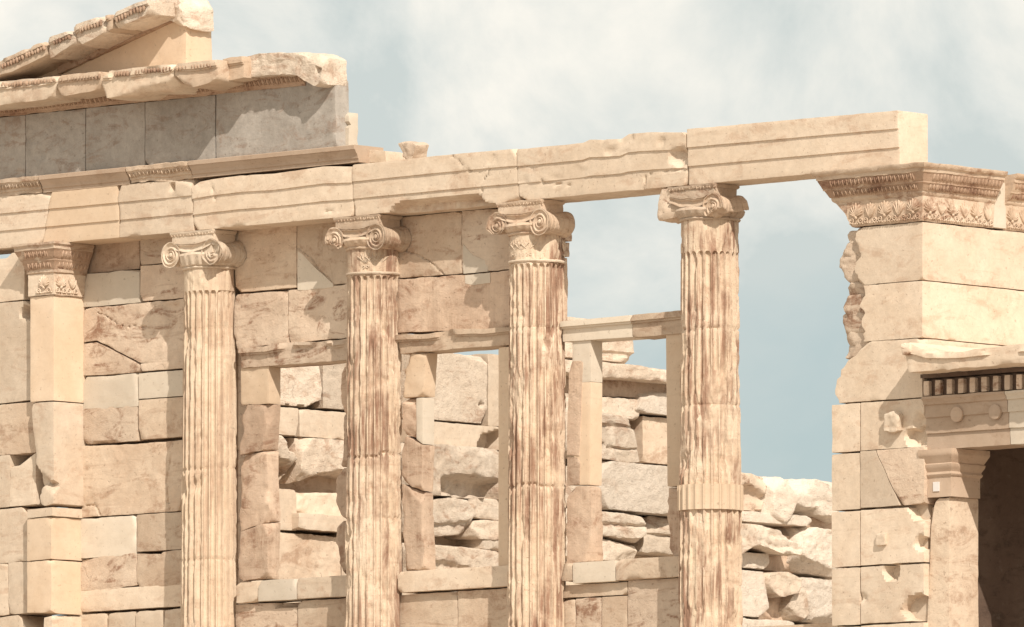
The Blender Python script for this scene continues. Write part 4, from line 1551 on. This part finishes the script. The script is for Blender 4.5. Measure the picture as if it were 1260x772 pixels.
# inside walls and ceiling with the porch's shade put into their near-black colour, far colonnade wall and parapet below the view
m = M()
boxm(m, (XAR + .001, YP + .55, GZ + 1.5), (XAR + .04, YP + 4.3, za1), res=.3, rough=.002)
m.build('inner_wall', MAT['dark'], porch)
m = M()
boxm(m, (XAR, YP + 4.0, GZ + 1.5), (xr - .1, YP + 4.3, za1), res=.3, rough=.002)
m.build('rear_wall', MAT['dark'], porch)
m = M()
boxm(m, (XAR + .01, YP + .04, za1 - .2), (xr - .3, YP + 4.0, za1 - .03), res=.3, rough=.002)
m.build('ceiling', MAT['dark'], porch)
m = M()
zp = P(1168, 848, YP)[2]
boxm(m, (XAR + .05, YP - .1, GZ), (xr, YP + 4.3, zp), res=.3)
m.build('podium', MAT['warm'], porch)
m = M()
for xs in (xr - .85, XAR + 1.40):
    m = M()
    xc, yc = xs + .3, YP + .26
    hs_ = za0 - zp

    def drape(t, rad, z, j):
        return rad * (1 + .05 * np.cos(t * 9) * (j < 6)) * (1 - .12 * np.abs(np.sin(t)))
    lathe(m, xc, yc, [(.40, zp), (.38, zp + .12), (.30, zp + .14), (.31, zp + .3 * hs_), (.29, zp + .5 * hs_), (.24, zp + .60 * hs_), (.30, zp + .74 * hs_), (.28, zp + .80 * hs_),
                      (.12, zp + .825 * hs_), (.12, zp + .85 * hs_), (.15, zp + .89 * hs_), (.14, zp + .93 * hs_), (.22, zp + .95 * hs_), (.31, zp + .975 * hs_), (.33, zp + .98 * hs_), (.33, za0 - .002)], 72, drape)
    m.build('draped_support', MAT['warm'], porch)

# ------------------------------------------------------------------ ruined far wall seen through the openings
rear = thing('ruined_wall', 'ruined wall of rough pale blocks seen through the window openings and between the columns', 'wall', (XNI - .3, 5, GZ))
rp = ('x', XNI)


def rb(x0, x1, yt, yb, mat='rough', off=0.0, **k):
    m = M()
    pl = ('x', XNI + off)
    t, b = rect(pl, x0, x1, yt, yb, .008)
    kw = dict(res=.022, r=.008, chip=.05, rough=.004, rs=14, dres=.08)
    if mat in ('boulder', 'rough'):
        kw.update(big=.004, bs=4, cuts=5, csize=.09)
    kw.update(k)
    stone(m, pl, t, b, .55 + off, **kw)
    return m.build('wall_block', MAT[mat], rear)


def rpoly(t, b, mat='boulder', off=0.0, **k):
    m = M()
    pl = ('x', XNI + off)
    kw = dict(res=.020, r=.008, chip=.05, rough=.004, rs=16, big=.008, bs=3.0, dres=.08, cuts=9, csize=.17)
    kw.update(k)
    stone(m, pl, t, b, .55 + off, **kw)
    return m.build('wall_block', MAT[mat], rear)


# through the first window
rb(318, 397, 438, 497, 'boulder', chip=.06, pit=[(353, 500, 3, .08), (370, 502, 5, .1), (384, 503, 4, .1)])
rb(397, 470, 444, 503, 'boulder')
rb(300, 368, 496, 532, 'cream', chip=.03)
rb(368, 470, 502, 538, 'cream', chip=.03)
rpoly([(300, 531), (345, 534), (369, 537)], [(300, 588), (335, 590), (365, 592), (369, 585)], 'boulder', .04,
      recess=[([(325, 562), (345, 560), (360, 568), (366, 580), (362, 594), (325, 596)], .30, 9), ([(352, 545), (370, 550), (372, 562), (358, 556)], .1, 5)])
rpoly([(370, 538), (420, 541), (470, 545)], [(370, 594), (388, 586), (420, 584), (470, 592)], 'boulder', .05,
      recess=[([(384, 596), (392, 583), (412, 580), (440, 583), (440, 600)], .30, 7)])
rb(300, 366, 597, 650, 'cream', chip=.06)
rpoly([(360, 604), (380, 606), (420, 606), (470, 610)], [(360, 636), (420, 640), (470, 644)], 'cream', -.05)
rb(367, 470, 630, 652, 'cream', .10, chip=.03)
rb(300, 420, 651, 712, 'warm', chip=.05, rough=.010)
rb(420, 480, 656, 716, 'cream')
rb(300, 480, 712, 770, 'cream')
# through the second window
rb(505, 600, 429, 515, 'boulder', chip=.07, pit=[(592, 498, 4, .05)])
rb(600, 660, 434, 525, 'cream', off=-.01)
rb(500, 640, 515, 545, 'cream', chip=.02, recess=[([(586, 546), (595, 534), (620, 528), (620, 560), (586, 560)], .2, 4)])
rpoly([(500, 543), (560, 548), (640, 556)], [(500, 606), (540, 610), (640, 616)], 'boulder', .10, big=.012,
      recess=[([(543, 588), (556, 582), (590, 584), (620, 592), (620, 620), (545, 610)], .22, 8)])
rpoly([(500, 616), (560, 612), (586, 618)], [(500, 654), (545, 660), (575, 658), (586, 646)], 'boulder', .08, r=.018, rough=.005,
      recess=[([(530, 642), (580, 640), (580, 664), (530, 664)], .05, 4)])
rpoly([(574, 618), (590, 612), (650, 618)], [(574, 636), (600, 640), (650, 646)], 'boulder', .02, r=.018)
rpoly([(580, 641), (596, 639), (650, 644)], [(580, 662), (600, 664), (650, 668)], 'boulder', .05, r=.018)
rpoly([(592, 659), (640, 664)], [(592, 676), (640, 680)], 'boulder', .03, r=.018)
rpoly([(500, 668), (560, 672), (640, 680)], [(500, 712), (640, 722)], 'boulder', .06, r=.018, recess=[([(530, 690), (560, 690), (600, 704), (530, 706)], .06, 5)])
rb(480, 660, 722, 780, 'cream')
# through the third window
rb(690, 783, 388, 440, 'boulder', -.05, chip=.05, recess=[([(740, 430), (790, 436), (790, 442), (740, 440)], .03, 2)])
rpoly([(660, 440), (736, 444), (780, 449), (850, 458)], [(660, 452), (736, 465), (790, 468), (850, 474)], 'boulder', .22, r=.02, big=.01)
rpoly([(660, 455), (850, 472)], [(660, 484), (736, 488), (850, 492)], 'brown', -.02)
rb(660, 789, 480, 507, 'boulder', .02, chip=.05)
rpoly([(792, 480), (850, 485)], [(783, 507), (850, 514)], 'rough', .06, r=.012, big=.002)
rpoly([(690, 504), (740, 508), (793, 515)], [(690, 562), (740, 564), (770, 570), (788, 568), (792, 556)], 'boulder', .10, rough=.005,
      recess=[([(730, 520), (800, 524), (800, 529), (730, 526)], .04, 2), ([(730, 540), (748, 542), (742, 560), (730, 560)], .15, 5), ([(745, 548), (790, 552), (790, 556), (745, 553)], .04, 2)])
rb(790, 860, 511, 570, 'warm', -.02, chip=.03)
rpoly([(741, 566), (860, 577)], [(735, 622), (742, 626), (860, 637)], 'rough', .12, r=.012, big=.003, chip=.02)
rb(690, 742, 572, 622, 'boulder', .0, chip=.06)
rpoly([(690, 624), (770, 632), (800, 638)], [(690, 656), (750, 660), (790, 668), (800, 660)], 'boulder', .10, r=.012, rough=.005,
      recess=[([(730, 642), (802, 646), (802, 650), (730, 647)], .05, 2)])
rpoly([(796, 634), (870, 640)], [(790, 680), (870, 688)], 'boulder', .0, r=.012, rough=.005, recess=[([(790, 655), (830, 658), (830, 664), (790, 661)], .06, 3)])
rpoly([(690, 656), (735, 660), (788, 672)], [(690, 684), (735, 690), (786, 690)], 'boulder', .04, r=.018, rough=.005)
rb(660, 880, 690, 770, 'cream')
# between the rightmost column and the corner pier
rb(880, 1000, 625, 640, 'rough', .06, chip=.02)
rpoly([(880, 642), (930, 645), (958, 652), (992, 675)], [(880, 668), (915, 682), (935, 672), (960, 680), (985, 684), (992, 680)], 'boulder', .30, r=.02, rough=.005, big=.02)
rpoly([(900, 655), (985, 660)], [(900, 700), (985, 705)], 'brown', -.10)
rpoly([(987, 646), (1045, 654)], [(980, 698), (990, 702), (1045, 712)], 'rough', .06, rough=.010, rs=18, r=.02, chip=.06)
rb(880, 947, 676, 697, 'rough', .12, r=.008)
rb(880, 947, 698, 757, 'rough', .12, r=.008)
rpoly([(944, 704), (970, 704), (990, 712)], [(944, 728), (965, 735), (984, 730), (990, 724)], 'boulder', .16, r=.012)
rpoly([(940, 726), (980, 728)], [(940, 768), (980, 770)], 'brown', -.06)
rpoly([(976, 726), (992, 722), (1000, 730)], [(966, 762), (985, 764), (1000, 764)], 'boulder', .08)
rpoly([(988, 710), (1045, 716)], [(984, 764), (1045, 770)], 'rough', .06, rough=.010, rs=18, chip=.06)
rb(880, 985, 757, 800, 'rough', .13, r=.008)
rb(985, 1060, 770, 810, 'boulder', .05)
# hidden hearting and foot of the wall
m = M()
for x0, x1, yt, yb in ((120, 430, 350, 830), (430, 640, 432, 830), (640, 740, 440, 830), (740, 880, 475, 830), (880, 1060, 640, 830), (1060, 1160, 650, 830)):
    t, b = rect(('x', XNI - .34), x0, x1, yt, yb, 0)
    stone(m, ('x', XNI - .34), t, b, .2, res=.12, rough=.02, rs=4)
m.build('wall_core', MAT['warm'], rear)
m = M()
ya, yb_ = Q(120, 700, XNI)[1], Q(1160, 700, XNI)[1]
boxm(m, (XNI - .6, ya, GZ), (XNI - .001, yb_, Q(700, 790, XNI)[2]))
m.build('wall_base', MAT['warm'], rear)

# loose blocks along the top of the ruined wall
TG = 'rough blocks along the ruined wall top'


def loose(t, b, label, mat, off, **k):
    m = M()
    kw = dict(res=.020, r=.008, chip=.05, rough=.004, rs=16, big=.008, bs=3.0, dres=.06, cuts=9, csize=.17)
    kw.update(k)
    stone(m, ('x', XNI + off), t, b, .55 + off, **kw)
    return tag(m.build('stone_block', MAT[mat]), label, 'stone', TG)


loose([(880, 578), (912, 581), (947, 586)], [(880, 624), (910, 628), (942, 630), (949, 615)], 'grey stained rough block on the wall top beside the rightmost column', 'stained', .05,
      recess=[([(905, 604), (915, 595), (935, 598), (945, 612), (940, 632), (905, 632)], .10, 6)])
loose([(947, 585), (984, 588)], [(941, 640), (960, 643), (974, 642), (984, 628)], 'pale cut block in the middle of the ruined wall top', 'rough', .10, r=.015, chip=.04, big=.006)
loose([(982, 589), (1005, 590), (1045, 594)], [(970, 642), (1000, 632), (1016, 636), (1045, 650)], 'scooped rounded block on the wall top against the corner pier', 'rough', .08,
      recess=[([(968, 632), (985, 622), (1004, 626), (1010, 634), (990, 648), (968, 648)], .16, 7)])
m = M()
stone(m, ('x', XNI - .1), [(975, 634), (1045, 640)], [(970, 649), (1045, 655)], .45, r=.02, chip=.04, rough=.008)
m.build('wall_block', MAT['brown'], rear)

for o in bpy.data.objects:
    if '_w' in o:
        del o['_w']
print('objects', len(bpy.data.objects), 'verts', sum(len(o.data.vertices) for o in bpy.data.objects if o.type == 'MESH'))
